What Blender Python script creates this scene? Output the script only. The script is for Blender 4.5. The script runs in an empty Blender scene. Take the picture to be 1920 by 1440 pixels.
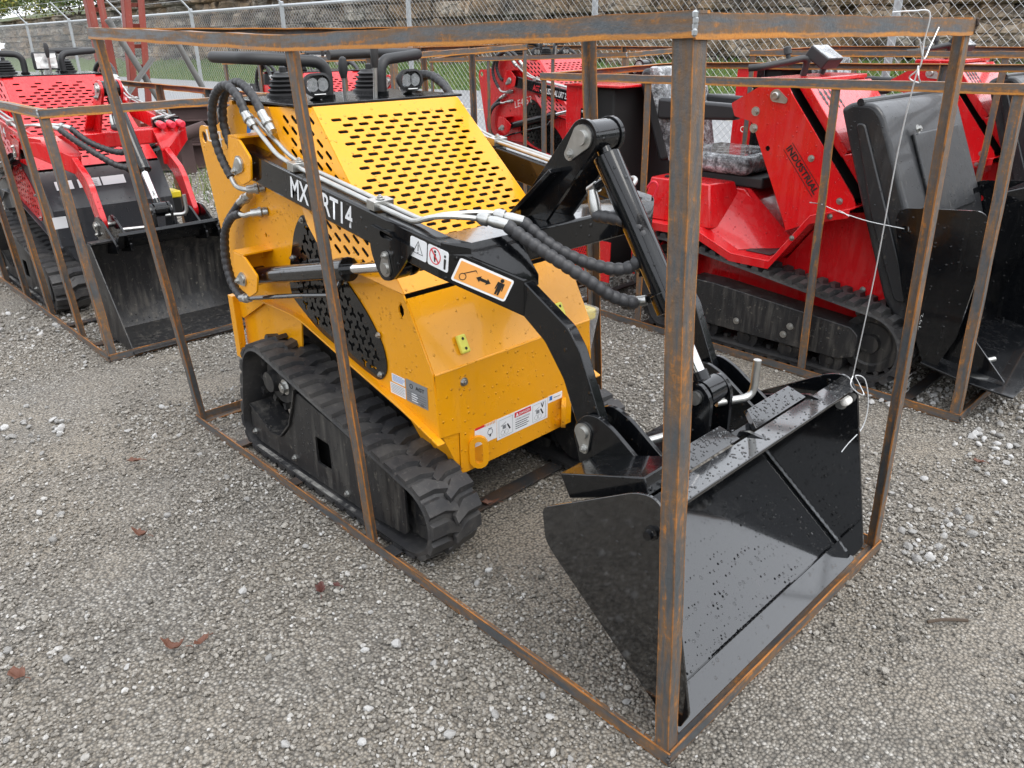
import bpy, bmesh, math, random
from mathutils import Vector, Matrix, noise
R = math.radians
random.seed(7)
S = bpy.context.scene
COL = S.collection

# ------------------------------------------------------------------ camera
CAM = Vector((0.6863, -1.1770, 1.5724))
YAW, PITCH, ROLL, FPX = R(135.655), R(-24.09), R(-0.285), 1471.0
cd = bpy.data.cameras.new('camera'); cam = bpy.data.objects.new('camera', cd); COL.objects.link(cam)
_f = Vector((math.cos(YAW)*math.cos(PITCH), math.sin(YAW)*math.cos(PITCH), math.sin(PITCH)))
_r = Vector((math.sin(YAW), -math.cos(YAW), 0)); _u = _r.cross(_f)
_c, _s = math.cos(ROLL), math.sin(ROLL)
_r, _u = _c*_r + _s*_u, -_s*_r + _c*_u
cam.matrix_world = Matrix(((_r.x, _u.x, -_f.x, CAM.x), (_r.y, _u.y, -_f.y, CAM.y), (_r.z, _u.z, -_f.z, CAM.z), (0, 0, 0, 1)))
cd.sensor_fit = 'HORIZONTAL'; cd.sensor_width = 36.0; cd.lens = FPX/1920*36.0
cd.clip_start = 0.05; cd.clip_end = 600
S.camera = cam

# ------------------------------------------------------------------ light: overcast day
SUN_DIR = Vector((0.62, 0.05, 1.0)).normalized()
W = bpy.data.worlds.new('World'); S.world = W; W.use_nodes = True
nt = W.node_tree; nt.nodes.clear()
sky = nt.nodes.new('ShaderNodeTexSky'); sky.sky_type = 'NISHITA'; sky.sun_disc = False
sky.sun_elevation = math.asin(SUN_DIR.z); sky.sun_rotation = math.atan2(SUN_DIR.x, SUN_DIR.y)
sky.air_density = 1.0; sky.dust_density = 2.0; sky.ozone_density = 1.0
hs = nt.nodes.new('ShaderNodeHueSaturation'); hs.inputs['Saturation'].default_value = 0.16
bg = nt.nodes.new('ShaderNodeBackground'); bg.inputs['Strength'].default_value = 0.15
wo = nt.nodes.new('ShaderNodeOutputWorld')
cl = nt.nodes.new('ShaderNodeMix'); cl.data_type = 'RGBA'; cl.inputs['Factor'].default_value = .75     # closed cloud cover over the clear sky
cl.inputs[7].default_value = (6.6, 6.9, 7.4, 1)
nt.links.new(sky.outputs[0], hs.inputs['Color']); nt.links.new(hs.outputs[0], cl.inputs[6]); nt.links.new(cl.outputs[2], bg.inputs['Color']); nt.links.new(bg.outputs[0], wo.inputs['Surface'])
sd = bpy.data.lights.new('sun', 'SUN'); sd.energy = 0.7; sd.angle = R(30); sd.color = (1.0, 0.96, 0.9)
sun = bpy.data.objects.new('sun', sd); COL.objects.link(sun)
sun.rotation_euler = SUN_DIR.to_track_quat('Z', 'Y').to_euler(); sun.location = (0, 0, 12)
S.view_settings.view_transform = 'Standard'; S.view_settings.look = 'None'
S.view_settings.exposure = 1.22; S.view_settings.gamma = 1.0; S.view_settings.use_curve_mapping = False
S.render.engine = 'CYCLES'

# ------------------------------------------------------------------ materials
class NB:
    """small node builder"""
    def __init__(s, name):
        s.m = bpy.data.materials.new(name); s.m.use_nodes = True
        s.t = s.m.node_tree; s.b = s.t.nodes['Principled BSDF']; s.o = s.t.nodes['Material Output']
        s._co = None
    def n(s, typ, **kw):
        x = s.t.nodes.new(typ)
        for k, v in kw.items():
            if k in ('operation', 'blend_type', 'data_type', 'feature', 'attribute_name', 'noise_dimensions', 'distance', 'interpolation_type'): setattr(x, k, v)
            else: s.set(x.inputs[k.replace('_', ' ')], v)
        return x
    def set(s, sock, v):
        if isinstance(v, bpy.types.NodeSocket): s.t.links.new(v, sock)
        elif isinstance(v, bpy.types.Node): s.t.links.new(v.outputs[0], sock)
        else: sock.default_value = v
    def co(s, kind='Object'):
        if s._co is None: s._co = s.t.nodes.new('ShaderNodeTexCoord')
        return s._co.outputs[kind]
    def map(s, scale=(1, 1, 1), kind='Object', loc=(0, 0, 0)):
        x = s.t.nodes.new('ShaderNodeMapping'); s.set(x.inputs[0], s.co(kind)); x.inputs['Scale'].default_value = scale; x.inputs['Location'].default_value = loc
        return x.outputs[0]
    def noise(s, scale, detail=4, rough=.55, vec=None):
        x = s.n('ShaderNodeTexNoise', Scale=scale, Detail=detail, Roughness=rough)
        s.set(x.inputs['Vector'], vec if vec is not None else s.co()); return x.outputs['Fac']
    def vor(s, scale, out='Distance', vec=None, feature='F1', rnd=1.0):
        x = s.n('ShaderNodeTexVoronoi', feature=feature, Scale=scale, Randomness=rnd)
        s.set(x.inputs['Vector'], vec if vec is not None else s.co()); return x.outputs[out]
    def ramp(s, fac, stops, interp='LINEAR'):
        x = s.t.nodes.new('ShaderNodeValToRGB'); s.set(x.inputs[0], fac); e = x.color_ramp.elements; x.color_ramp.interpolation = interp
        while len(e) > 1: e.remove(e[-1])
        e[0].position = stops[0][0]; e[0].color = c4(stops[0][1])
        for p, c in stops[1:]:
            q = e.new(p); q.color = c4(c)
        return x.outputs[0]
    def mix(s, fac, a, b, bt='MIX'):
        x = s.t.nodes.new('ShaderNodeMix'); x.data_type = 'RGBA'; x.blend_type = bt
        s.set(x.inputs['Factor'], fac)
        s.set(x.inputs[6], c4(a) if not hasattr(a, 'node') else a); s.set(x.inputs[7], c4(b) if not hasattr(b, 'node') else b)
        return x.outputs[2]
    def math(s, op, a, b=0.0, c=None):
        x = s.n('ShaderNodeMath', operation=op); s.set(x.inputs[0], a); s.set(x.inputs[1], b)
        if c is not None: s.set(x.inputs[2], c)
        return x.outputs[0]
    def bump(s, h, dist=.002, strength=1.0, prev=None):
        x = s.t.nodes.new('ShaderNodeBump'); s.set(x.inputs['Height'], h); x.inputs['Distance'].default_value = dist; x.inputs['Strength'].default_value = strength
        if prev is not None: s.set(x.inputs['Normal'], prev)
        return x.outputs[0]
    def out(s, color=None, rough=None, metal=None, normal=None, **kw):
        for k, v in (('Base Color', color), ('Roughness', rough), ('Metallic', metal), ('Normal', normal)):
            if v is None: continue
            if k == 'Base Color' and not hasattr(v, 'node'): v = c4(v)
            s.set(s.b.inputs[k], v)
        for k, v in kw.items(): s.set(s.b.inputs[k.replace('_', ' ')], v)
        return s.m
def c4(c):
    if isinstance(c, (int, float)): c = (c, c, c)
    return (c[0], c[1], c[2], 1.0) if len(c) == 3 else c

def drops(b, scale=55, thr=.23, seed=0.0):
    """raised rain beads: round bumps on a random subset of cells"""
    v = b.t.nodes.new('ShaderNodeTexVoronoi'); v.inputs['Scale'].default_value = scale
    b.set(v.inputs['Vector'], b.map((1, 1, 1), loc=(seed, seed*.7, seed*1.3)))
    sep = b.t.nodes.new('ShaderNodeSeparateColor'); b.set(sep.inputs[0], v.outputs['Color'])
    rad = b.math('MULTIPLY', sep.outputs[0], thr)
    rad = b.math('MULTIPLY', rad, b.math('GREATER_THAN', sep.outputs[1], .45))
    h = b.math('SUBTRACT', rad, v.outputs['Distance'])
    h = b.math('MAXIMUM', h, 0.0)
    return b.math('POWER', b.math('MULTIPLY', h, 4.0), .5)

def paint(name, col, rough=.28, coat=.5, wet=True, dirt=.12, orange=.0006, coat_ior=1.5, spec=.5, big=False):
    b = NB(name)
    n1 = b.noise(3.0, 5); n2 = b.noise(40, 4)
    dark = tuple(x*.80 for x in col)
    c = b.mix(b.math('MULTIPLY', b.ramp(n1, [(.42, 0), (.7, 1)]), dirt*2), col, dark)
    c = b.mix(b.math('MULTIPLY', b.ramp(n2, [(.62, 0), (.75, 1)]), dirt), c, (.28, .25, .2))
    st = b.noise(5, 5, .6, b.map((6, 6, .7))); dust = b.ramp(b.math('ADD', b.math('MULTIPLY', st, .6), b.math('MULTIPLY', n1, .4)), [(.50, 0), (.68, 1)])
    c = b.mix(b.math('MULTIPLY', dust, dirt*.55), c, (.34, .31, .26))
    r = b.math('ADD', b.math('ADD', rough-.06, b.math('MULTIPLY', n1, .14)), b.math('MULTIPLY', dust, .22))
    h = b.noise(220, 2)
    nrm = b.bump(b.noise(5, 2), .012, .10, b.bump(h, orange, .25))
    if wet:
        nrm = b.bump(drops(b, 58 if not big else 46, .30 if not big else .36), .006 if not big else .008, .9, nrm)
        nrm = b.bump(drops(b, 130, .28, 3.1), .0018, .8, nrm)
    return b.out(c, r, 0.0, nrm, Coat_Weight=coat, Coat_Roughness=.06, Coat_IOR=coat_ior, Specular_IOR_Level=spec)

M = {}
M['yellow'] = paint('yellow_paint', (.80, .335, .002), .28, .3, dirt=.06, spec=.4)
M['red'] = paint('red_paint', (.62, .006, .010), .26, .6)
M['red_flat'] = paint('red_oxide', (.25, .045, .03), .6, .0, wet=False, dirt=.4)
M['black'] = paint('gloss_black_paint', (.0035, .004, .005), .16, .7, dirt=.02, coat_ior=1.42, spec=.2, big=True)
M['black_wet'] = paint('wet_black_paint', (.0035, .004, .005), .12, 1.0, dirt=.03, coat_ior=1.7, spec=.25, big=True)
M['black_dull'] = paint('dusty_black_steel', (.014, .014, .015), .45, .1, dirt=.35, orange=.0015)
M['graphite'] = paint('graphite_paint', (.035, .037, .042), .34, .3, dirt=.08)
M['gun'] = paint('grey_moulded_tub', (.013, .014, .016), .40, .15, dirt=.15)
b = NB('rubber_track'); n1 = b.noise(9, 5); n2 = b.noise(70, 4)
c = b.mix(b.ramp(n1, [(.4, 0), (.72, 1)]), (.022, .022, .024), (.05, .048, .046))
c = b.mix(b.ramp(n2, [(.58, 0), (.75, .6)]), c, (.12, .11, .10)); c = b.mix(b.ramp(b.noise(4, 5, .65), [(.52, 0), (.72, .45)]), c, (.13, .12, .108))
M['rubber'] = b.out(c, .55, 0, b.bump(n2, .001, .5))
b = NB('dusty_rubber'); n1 = b.noise(14, 6, .65); n2 = b.noise(90, 4)
c = b.mix(b.ramp(n1, [(.42, 0), (.62, 1)]), (.02, .02, .021), (.26, .25, .23))
M['rubber_dust'] = b.out(c, .7, 0, b.bump(n2, .0015, .5))
b = NB('soft_black_grip'); M['grip'] = b.out((.018, .018, .019), .55, 0, b.bump(b.noise(300, 2), .0006, .4))
b = NB('hose_rubber'); n1 = b.noise(60, 3)
M['hose'] = b.out(b.mix(n1, (.016, .016, .018), (.05, .05, .053)), .5, 0, b.bump(n1, .001, .3))
b = NB('zinc_plate'); n1 = b.noise(35, 4)
M['zinc'] = b.out(b.mix(n1, (.36, .36, .345), (.62, .62, .60)), b.math('ADD', .28, b.math('MULTIPLY', n1, .2)), 1.0)
b = NB('chrome_rod'); M['chrome'] = b.out((.75, .75, .76), .09, 1.0)
b = NB('galvanised'); n1 = b.noise(25, 4)
M['galv'] = b.out(b.mix(n1, (.34, .36, .37), (.52, .54, .55)), .42, .7)
b = NB('wire_mesh'); M['wiremesh'] = b.out((.42, .43, .43), .45, .4)
b = NB('tie_wire'); M['wire'] = b.out((.70, .71, .72), .35, .5)
b = NB('vinyl_white'); M['white'] = b.out((.78, .79, .80), .35)
b = NB('vinyl_black'); M['ink'] = b.out((.012, .012, .012), .4)
b = NB('vinyl_red'); M['inkred'] = b.out((.62, .02, .03), .4)
b = NB('vinyl_blue'); M['inkblue'] = b.out((.03, .16, .50), .4)
b = NB('vinyl_orange'); M['inkorange'] = b.out((.80, .36, .09), .4)
b = NB('vinyl_yellow'); M['inkyellow'] = b.out((.85, .68, .03), .4)
b = NB('vinyl_green'); M['inkgreen'] = b.out((.02, .30, .12), .4)
b = NB('vinyl_grey'); M['inkgrey'] = b.out((.32, .34, .36), .4, .5)
b = NB('vinyl_redorange'); M['inkro'] = b.out((.85, .12, .02), .4)
b = NB('chalk'); M['chalk'] = b.out((.8, .78, .74), .9)
b = NB('rubber_pad'); M['pad'] = b.out((.72, .68, .10), .55)
b = NB('yellow_plastic'); M['yplastic'] = b.out((.85, .66, .03), .35)
b = NB('red_plastic'); M['rplastic'] = b.out((.80, .04, .07), .4)
b = NB('dark_void'); M['void'] = b.out((.006, .006, .006), .8)  # near-black: plain black parts, and painted shade inside hollows
b = NB('engine_grey'); M['engine'] = b.out((.10, .10, .105), .5, .4)
b = NB('lamp_glass'); M['glass'] = b.out((.9, .92, .95), .03, 0, Transmission_Weight=1.0, IOR=1.45)
b = NB('water_bead'); M['water'] = b.out((.010, .011, .013), .02, 0, Coat_Weight=1.0, Coat_Roughness=.01, Coat_IOR=1.4)
b = NB('weld_scuff'); n1 = b.noise(70, 4); M['weld'] = b.out(b.mix(n1, (.02, .021, .023), (.30, .31, .32)), .35, .3)
b = NB('weathered_steel'); n1 = b.noise(8, 5); M['wsteel'] = b.out(b.mix(n1, (.10, .10, .095), (.24, .235, .225)), .6, .3)
b = NB('lamp_reflector'); n1 = b.vor(60); M['reflector'] = b.out(b.mix(n1, (.55, .56, .57), (.9, .9, .9)), .12, 1.0)
b = NB('lamp_face'); n1 = b.vor(24, vec=b.map()); M['lampface'] = b.out(b.mix(b.ramp(n1, [(.1, 0), (.5, 1)]), (.35, .36, .36), (.85, .86, .84)), .15, .2, b.bump(n1, .01, .6))
b = NB('clear_film'); M['film'] = b.out((.85, .87, .9), .08, 0, b.bump(b.noise(22, 6, .7), .03, 1.0), Transmission_Weight=.0, Alpha=.34)
b = NB('crumpled_film'); n1 = b.noise(16, 6, .75); M['film2'] = b.out(b.ramp(n1, [(.40, (.05, .05, .055)), (.5, (.25, .26, .27)), (.62, (.75, .77, .80))]), .10, 0, b.bump(n1, .06, 1.0), Coat_Weight=.8)
b = NB('seat_vinyl'); M['seat'] = b.out((.018, .018, .02), .45, 0, b.bump(b.noise(120, 2), .001, .4))

# rusty angle iron: attribute 'edge' is 1 at the flange tips and 0 at the heel
def rust(name, cut):
    b = NB(name)
    at = b.n('ShaderNodeAttribute', attribute_name='edge').outputs['Fac']
    al = b.n('ShaderNodeAttribute', attribute_name='along').outputs['Fac']
    cv = b.t.nodes.new('ShaderNodeCombineXYZ'); b.set(cv.inputs[0], b.math('MULTIPLY', al, 1.0)); b.set(cv.inputs[1], b.math('MULTIPLY', at, .30))
    n_long = b.noise(7, 6, .65, cv.outputs[0]); n_big = b.noise(2.6, 5, .6); n_f = b.noise(60, 5, .7); n_s = b.noise(260, 3, .6)
    steel = b.mix(n_f, (.066, .074, .081), (.155, .165, .174))
    brown = b.mix(n_f, (.085, .048, .024), (.25, .140, .062))
    orange = b.mix(n_s, (.30, .105, .020), (.50, .20, .040))
    f1 = b.ramp(b.math('ADD', b.math('MULTIPLY', n_long, .75), b.math('MULTIPLY', n_big, .45)), [(.53, 0), (.68, 1)])
    f1 = b.math('MULTIPLY', f1, b.math('ADD', .45, b.math('MULTIPLY', n_f, 1.0)))
    c = b.mix(f1, steel, brown)
    tip = b.math('ADD', b.math('MULTIPLY', b.math('ABSOLUTE', b.math('SUBTRACT', at, .5)), 2.0), b.math('MULTIPLY', b.math('SUBTRACT', n_f, .5), .35))
    ed = b.ramp(tip, [(.66, 0), (.93, 1)])
    c = b.mix(b.math('MULTIPLY', ed, .75), c, brown)
    ed2 = b.ramp(b.math('ADD', tip, b.math('MULTIPLY', b.math('SUBTRACT', n_long, .5), .8)), [(.88, 0), (1.10, 1)])
    if cut:        # bright fresh rust along the sheared lower edge
        ed3 = b.ramp(b.math('ADD', at, b.math('MULTIPLY', b.math('SUBTRACT', n_f, .5), .16)), [(.74, 0), (.82, 1)])
        c = b.mix(b.math('MULTIPLY', ed3, b.ramp(n_long, [(.35, .45), (.55, 1)])), c, b.mix(n_s, (.42, .16, .025), (.62, .27, .05)))
    c = b.mix(b.math('MULTIPLY', ed2, b.ramp(n_big, [(.35, .35), (.6, 1)])), c, orange)
    spot = b.ramp(b.math('ADD', b.math('MULTIPLY', n_long, .6), b.math('MULTIPLY', n_f, .5)), [(.61, 0), (.70, 1)])
    c = b.mix(b.math('MULTIPLY', spot, .8), c, orange)
    return b.out(c, b.math('ADD', .42, b.math('MULTIPLY', f1, .35)), b.math('SUBTRACT', .45, b.math('MULTIPLY', f1, .4)), b.bump(b.math('ADD', n_s, b.math('MULTIPLY', n_f, 1.2)), .0012, .6))
M['rust'] = rust('rusty_angle_iron', False)
M['rust_cut'] = rust('rusty_angle_iron_cut_edge', True)
b = NB('dark_rusty_plate'); n1 = b.noise(6, 5); n2 = b.noise(70, 4)
c = b.mix(b.ramp(n1, [(.45, 0), (.65, 1)]), (.035, .036, .038), (.085, .05, .03)); c = b.mix(b.ramp(n2, [(.6, 0), (.75, .8)]), c, (.17, .08, .03))
M['plate'] = b.out(c, .6, .2, b.bump(n2, .001, .5))
b = NB('brown_primer'); n1 = b.noise(5, 5)
M['brown'] = b.out(b.mix(n1, (.055, .032, .030), (.10, .060, .055)), .7)

# ------------------------------------------------------------------ geometry helpers
OFF = [Vector((0, 0, 0))]            # origin of the thing being built: parts are stored relative to it
def V(*a): return Vector(a)
def link(o, parent=None):
    COL.objects.link(o)
    if parent is not None: o.parent = parent
    return o
def tag(o, label, cat, group=None, kind=None):
    if label: o['label'] = label
    if cat: o['category'] = cat
    if group: o['group'] = group
    if kind: o['kind'] = kind
    return o
def thing(name, loc, label, cat, group=None):
    o = bpy.data.objects.new(name, None); o.empty_display_size = .1; link(o); o.location = loc
    OFF[0] = Vector(loc); return tag(o, label, cat, group)
def finish(me, name, mat, parent, smooth=35, bevel=0, seg=2, solid=0):
    o = bpy.data.objects.new(name, me); link(o, parent)
    if mat is not None:
        if isinstance(mat, (list, tuple)):
            for q in mat: me.materials.append(q)
        else: me.materials.append(mat)
    if smooth:
        me.polygons.foreach_set('use_smooth', [True]*len(me.polygons)); me.set_sharp_from_angle(angle=R(smooth))
    if solid:
        md = o.modifiers.new('solid', 'SOLIDIFY'); md.thickness = solid; md.offset = 0
    if bevel:
        md = o.modifiers.new('bevel', 'BEVEL'); md.width = bevel; md.segments = seg; md.limit_method = 'ANGLE'; md.angle_limit = R(40); md.harden_normals = False
    return o
def frame(d):
    d = d.normalized(); a = V(0, 0, 1) if abs(d.z) < .9 else V(1, 0, 0)
    x = a.cross(d).normalized(); return x, d.cross(x).normalized()
def smooth_path(pts, n=6):
    pts = [Vector(p) for p in pts]; out = []
    for i in range(len(pts)-1):
        p0 = pts[max(i-1, 0)]; p1 = pts[i]; p2 = pts[i+1]; p3 = pts[min(i+2, len(pts)-1)]
        for k in range(n):
            t = k/n; t2 = t*t; t3 = t2*t
            out.append(.5*((2*p1)+(p2-p0)*t+(2*p0-5*p1+4*p2-p3)*t2+(3*p1-p0-3*p2+p3)*t3))
    out.append(pts[-1]); return out
def round_path(pts, r, n=5):
    """polyline with filleted corners"""
    pts = [Vector(p) for p in pts]; out = [pts[0]]
    for i in range(1, len(pts)-1):
        a, p, c = pts[i-1], pts[i], pts[i+1]
        d1 = (a-p); d2 = (c-p); l = min(r, d1.length*.49, d2.length*.49); d1.normalize(); d2.normalize()
        s, e = p+d1*l, p+d2*l
        for k in range(n+1):
            t = k/n; out.append((1-t)**2*s+2*t*(1-t)*p+t*t*e)
    out.append(pts[-1]); return out
def rpoly(pts, r, n=4):
    """closed 2D polygon with rounded corners; r may be a list"""
    out = []; m = len(pts)
    for i in range(m):
        p = Vector(pts[i]); a = Vector(pts[i-1]); c = Vector(pts[(i+1) % m]); rr = r[i] if isinstance(r, (list, tuple)) else r
        d1 = a-p; d2 = c-p; l = min(rr, d1.length*.48, d2.length*.48)
        if l <= 1e-5: out.append(tuple(p)); continue
        d1.normalize(); d2.normalize(); s, e = p+d1*l, p+d2*l
        for k in range(n+1):
            t = k/n; q = (1-t)**2*s+2*t*(1-t)*p+t*t*e; out.append((q.x, q.y))
    return out
class MB:
    def __init__(s): s.v = []; s.f = []; s.mi = []; s.cur = 0
    def add(s, verts, faces):
        o = len(s.v); s.v += [Vector(q) for q in verts]; s.f += [[i+o for i in q] for q in faces]; s.mi += [s.cur]*len(faces); return s
    def box(s, a, b_):
        x0, y0, z0 = a; x1, y1, z1 = b_
        return s.add([(x0, y0, z0), (x1, y0, z0), (x1, y1, z0), (x0, y1, z0), (x0, y0, z1), (x1, y0, z1), (x1, y1, z1), (x0, y1, z1)],
                     [(3, 2, 1, 0), (4, 5, 6, 7), (0, 1, 5, 4), (1, 2, 6, 5), (2, 3, 7, 6), (3, 0, 4, 7)])
    def obox(s, c, ax, ay, az):
        """box from centre and three half-axis vectors"""
        c = Vector(c); ax, ay, az = Vector(ax), Vector(ay), Vector(az)
        return s.add([c-ax-ay-az, c+ax-ay-az, c+ax+ay-az, c-ax+ay-az, c-ax-ay+az, c+ax-ay+az, c+ax+ay+az, c-ax+ay+az],
                     [(3, 2, 1, 0), (4, 5, 6, 7), (0, 1, 5, 4), (1, 2, 6, 5), (2, 3, 7, 6), (3, 0, 4, 7)])
    def prism(s, poly, y0, y1, ax='y'):
        """2D polygon (x,z) extruded along y (or (y,z) along x, (x,y) along z)"""
        def P(q, t): return (q[0], t, q[1]) if ax == 'y' else ((t, q[0], q[1]) if ax == 'x' else (q[0], q[1], t))
        n = len(poly); vs = [P(q, y0) for q in poly]+[P(q, y1) for q in poly]
        fs = [list(range(n)), list(range(2*n-1, n-1, -1))]+[(i, i+n, (i+1) % n+n, (i+1) % n) for i in range(n)]
        return s.add(vs, fs)
    def cyl(s, p0, p1, r, n=16, r1=None, caps=True):
        return s.tube([p0, p1], r if r1 is None else [r, r1], n, caps)
    def tube(s, path, r, n=10, caps=True):
        path = [Vector(p) for p in path]; m = len(path); rs = r if isinstance(r, (list, tuple)) else [r]*m
        vs = []; fs = []
        d = (path[1]-path[0]).normalized(); x, y = frame(d)
        for i, p in enumerate(path):
            dn = (path[min(i+1, m-1)]-path[max(i-1, 0)])
            if dn.length > 1e-9:
                dn.normalize(); x = (x-dn*x.dot(dn)); x = x.normalized() if x.length > 1e-6 else frame(dn)[0]; y = dn.cross(x)
            vs += [p+(x*math.cos(2*math.pi*k/n)+y*math.sin(2*math.pi*k/n))*rs[i] for k in range(n)]
        for i in range(m-1):
            for k in range(n): fs.append((i*n+k, i*n+(k+1) % n, (i+1)*n+(k+1) % n, (i+1)*n+k))
        if caps: fs += [list(range(n-1, -1, -1)), [(m-1)*n+k for k in range(n)]]
        return s.add(vs, fs)
    def lathe(s, p0, axis, prof, n=20):
        """prof = [(distance along axis, radius)]"""
        p0 = Vector(p0); d = Vector(axis).normalized()
        return s.tube([p0+d*t for t, _ in prof], [max(q, 1e-4) for _, q in prof], n) if False else s._lathe(p0, d, prof, n)
    def _lathe(s, p0, d, prof, n):
        x, y = frame(d); vs = []; fs = []; m = len(prof)
        for t, q in prof: vs += [p0+d*t+(x*math.cos(2*math.pi*k/n)+y*math.sin(2*math.pi*k/n))*max(q, 1e-5) for k in range(n)]
        for i in range(m-1):
            for k in range(n): fs.append((i*n+k, i*n+(k+1) % n, (i+1)*n+(k+1) % n, (i+1)*n+k))
        fs += [list(range(n-1, -1, -1)), [(m-1)*n+k for k in range(n)]]
        return s.add(vs, fs)
    def sheet(s, prof, y0, y1, t=.003, ax='y'):
        """bent sheet metal: open (x,z) polyline with thickness t, extruded along y"""
        pts = [Vector(p) for p in prof]; up = []
        for i, p in enumerate(pts):
            a = pts[max(i-1, 0)]; c = pts[min(i+1, len(pts)-1)]; d = (c-a).normalized(); up.append(p+Vector((-d.y, d.x))*t)
        return s.prism([tuple(q) for q in pts]+[tuple(q) for q in reversed(up)], y0, y1, ax)
    def bolt(s, p, d, r=.008, h=.007):
        d = Vector(d).normalized(); p = Vector(p)
        s.cyl(p, p+d*.0025, r*1.5, 12); s.cyl(p+d*.0025, p+d*(h+.0025), r, 6); s.cyl(p+d*(h+.0025), p+d*(h+.006), r*.5, 8); return s
    def mesh(s, name):
        me = bpy.data.meshes.new(name); me.from_pydata([v-OFF[0] for v in s.v], [], s.f)
        if any(s.mi): me.polygons.foreach_set('material_index', s.mi)
        return me
    def build(s, name, mat, parent=None, smooth=35, bevel=0, seg=2, label=None, fix=True):
        me = s.mesh(name)
        if fix:
            bm = bmesh.new(); bm.from_mesh(me); bmesh.ops.recalc_face_normals(bm, faces=bm.faces); bm.to_mesh(me); bm.free()
        o = finish(me, name, mat, parent, smooth, bevel, seg)
        if label: o['label'] = label
        return o
def curve_mesh(cu, name):
    o = bpy.data.objects.new('tmp', cu); COL.objects.link(o)
    dg = bpy.context.evaluated_depsgraph_get(); dg.update()
    me = bpy.data.meshes.new_from_object(o.evaluated_get(dg)); me.name = name
    bpy.data.objects.remove(o); bpy.data.curves.remove(cu); return me
def basis(o, u, v):
    u = Vector(u).normalized(); v = Vector(v).normalized(); w = u.cross(v)
    return Matrix(((u.x, v.x, w.x, o[0]), (u.y, v.y, w.y, o[1]), (u.z, v.z, w.z, o[2]), (0, 0, 0, 1)))
def plate(name, outer, holes, org, u, v, t, mat, parent, smooth=35, bevel=0):
    """flat plate with real holes: 2D polygons in the (u,v) frame at org, thickness t centred on the plane"""
    cu = bpy.data.curves.new(name, 'CURVE'); cu.dimensions = '2D'; cu.fill_mode = 'BOTH'; cu.extrude = t/2
    for poly in [outer]+list(holes):
        sp = cu.splines.new('POLY'); sp.points.add(len(poly)-1)
        for q, p in zip(sp.points, poly): q.co = (p[0], p[1], 0, 1)
        sp.use_cyclic_u = True
    me = curve_mesh(cu, name); B = basis(org, u, v); B.translation -= OFF[0]; me.transform(B); me.materials.clear()
    return finish(me, name, mat, parent, smooth, bevel)
def text(name, s, mat, parent, org, u, v, h, width=None, ext=.0006, bold=0.0, shear=0.0, spacing=1.0):
    cu = bpy.data.curves.new(name, 'FONT'); cu.body = s; cu.size = 1.0; cu.extrude = 0.0; cu.offset = bold; cu.shear = shear; cu.space_character = spacing; cu.resolution_u = 3
    me = curve_mesh(cu, name); me.materials.clear()
    xs = [q.co.x for q in me.vertices]; ys = [q.co.y for q in me.vertices]
    if not xs: return None
    x0, x1, y0, y1 = min(xs), max(xs), min(ys), max(ys); sy = h/(y1-y0); sx = sy if width is None else width/(x1-x0)
    for q in me.vertices: q.co = ((q.co.x-x0)*sx, (q.co.y-y0)*sy, ext)
    B = basis(org, u, v); B.translation -= OFF[0]; me.transform(B)
    return finish(me, name, mat, parent, 0)
def slot(cx, cy, w, h, n=4, ang=0.0):
    r = h/2; out = []
    for sgn, a0 in ((1, -90), (-1, 90)):
        for k in range(n+1):
            a = R(a0+180*k/n); out.append((sgn*(w/2-r)+r*math.cos(a), r*math.sin(a)))
    ca, sa = math.cos(ang), math.sin(ang)
    return [(cx+x*ca-y*sa, cy+x*sa+y*ca) for x, y in out]
def circ(cx, cy, r, n=14): return [(cx+r*math.cos(2*math.pi*k/n), cy+r*math.sin(2*math.pi*k/n)) for k in range(n)]
def rect(x0, y0, x1, y1, r=0.0, n=3):
    p = [(x0, y0), (x1, y0), (x1, y1), (x0, y1)]; return rpoly(p, r, n) if r else p
def inside(p, poly):
    c = False; j = len(poly)-1
    for i in range(len(poly)):
        a, q = poly[i], poly[j]
        if (a[1] > p[1]) != (q[1] > p[1]) and p[0] < (q[0]-a[0])*(p[1]-a[1])/(q[1]-a[1])+a[0]: c = not c
        j = i
    return c
def copy_tree(o, parent=None):
    c = o.copy(); COL.objects.link(c); c.parent = parent
    for ch in o.children: copy_tree(ch, c)
    return c

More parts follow.
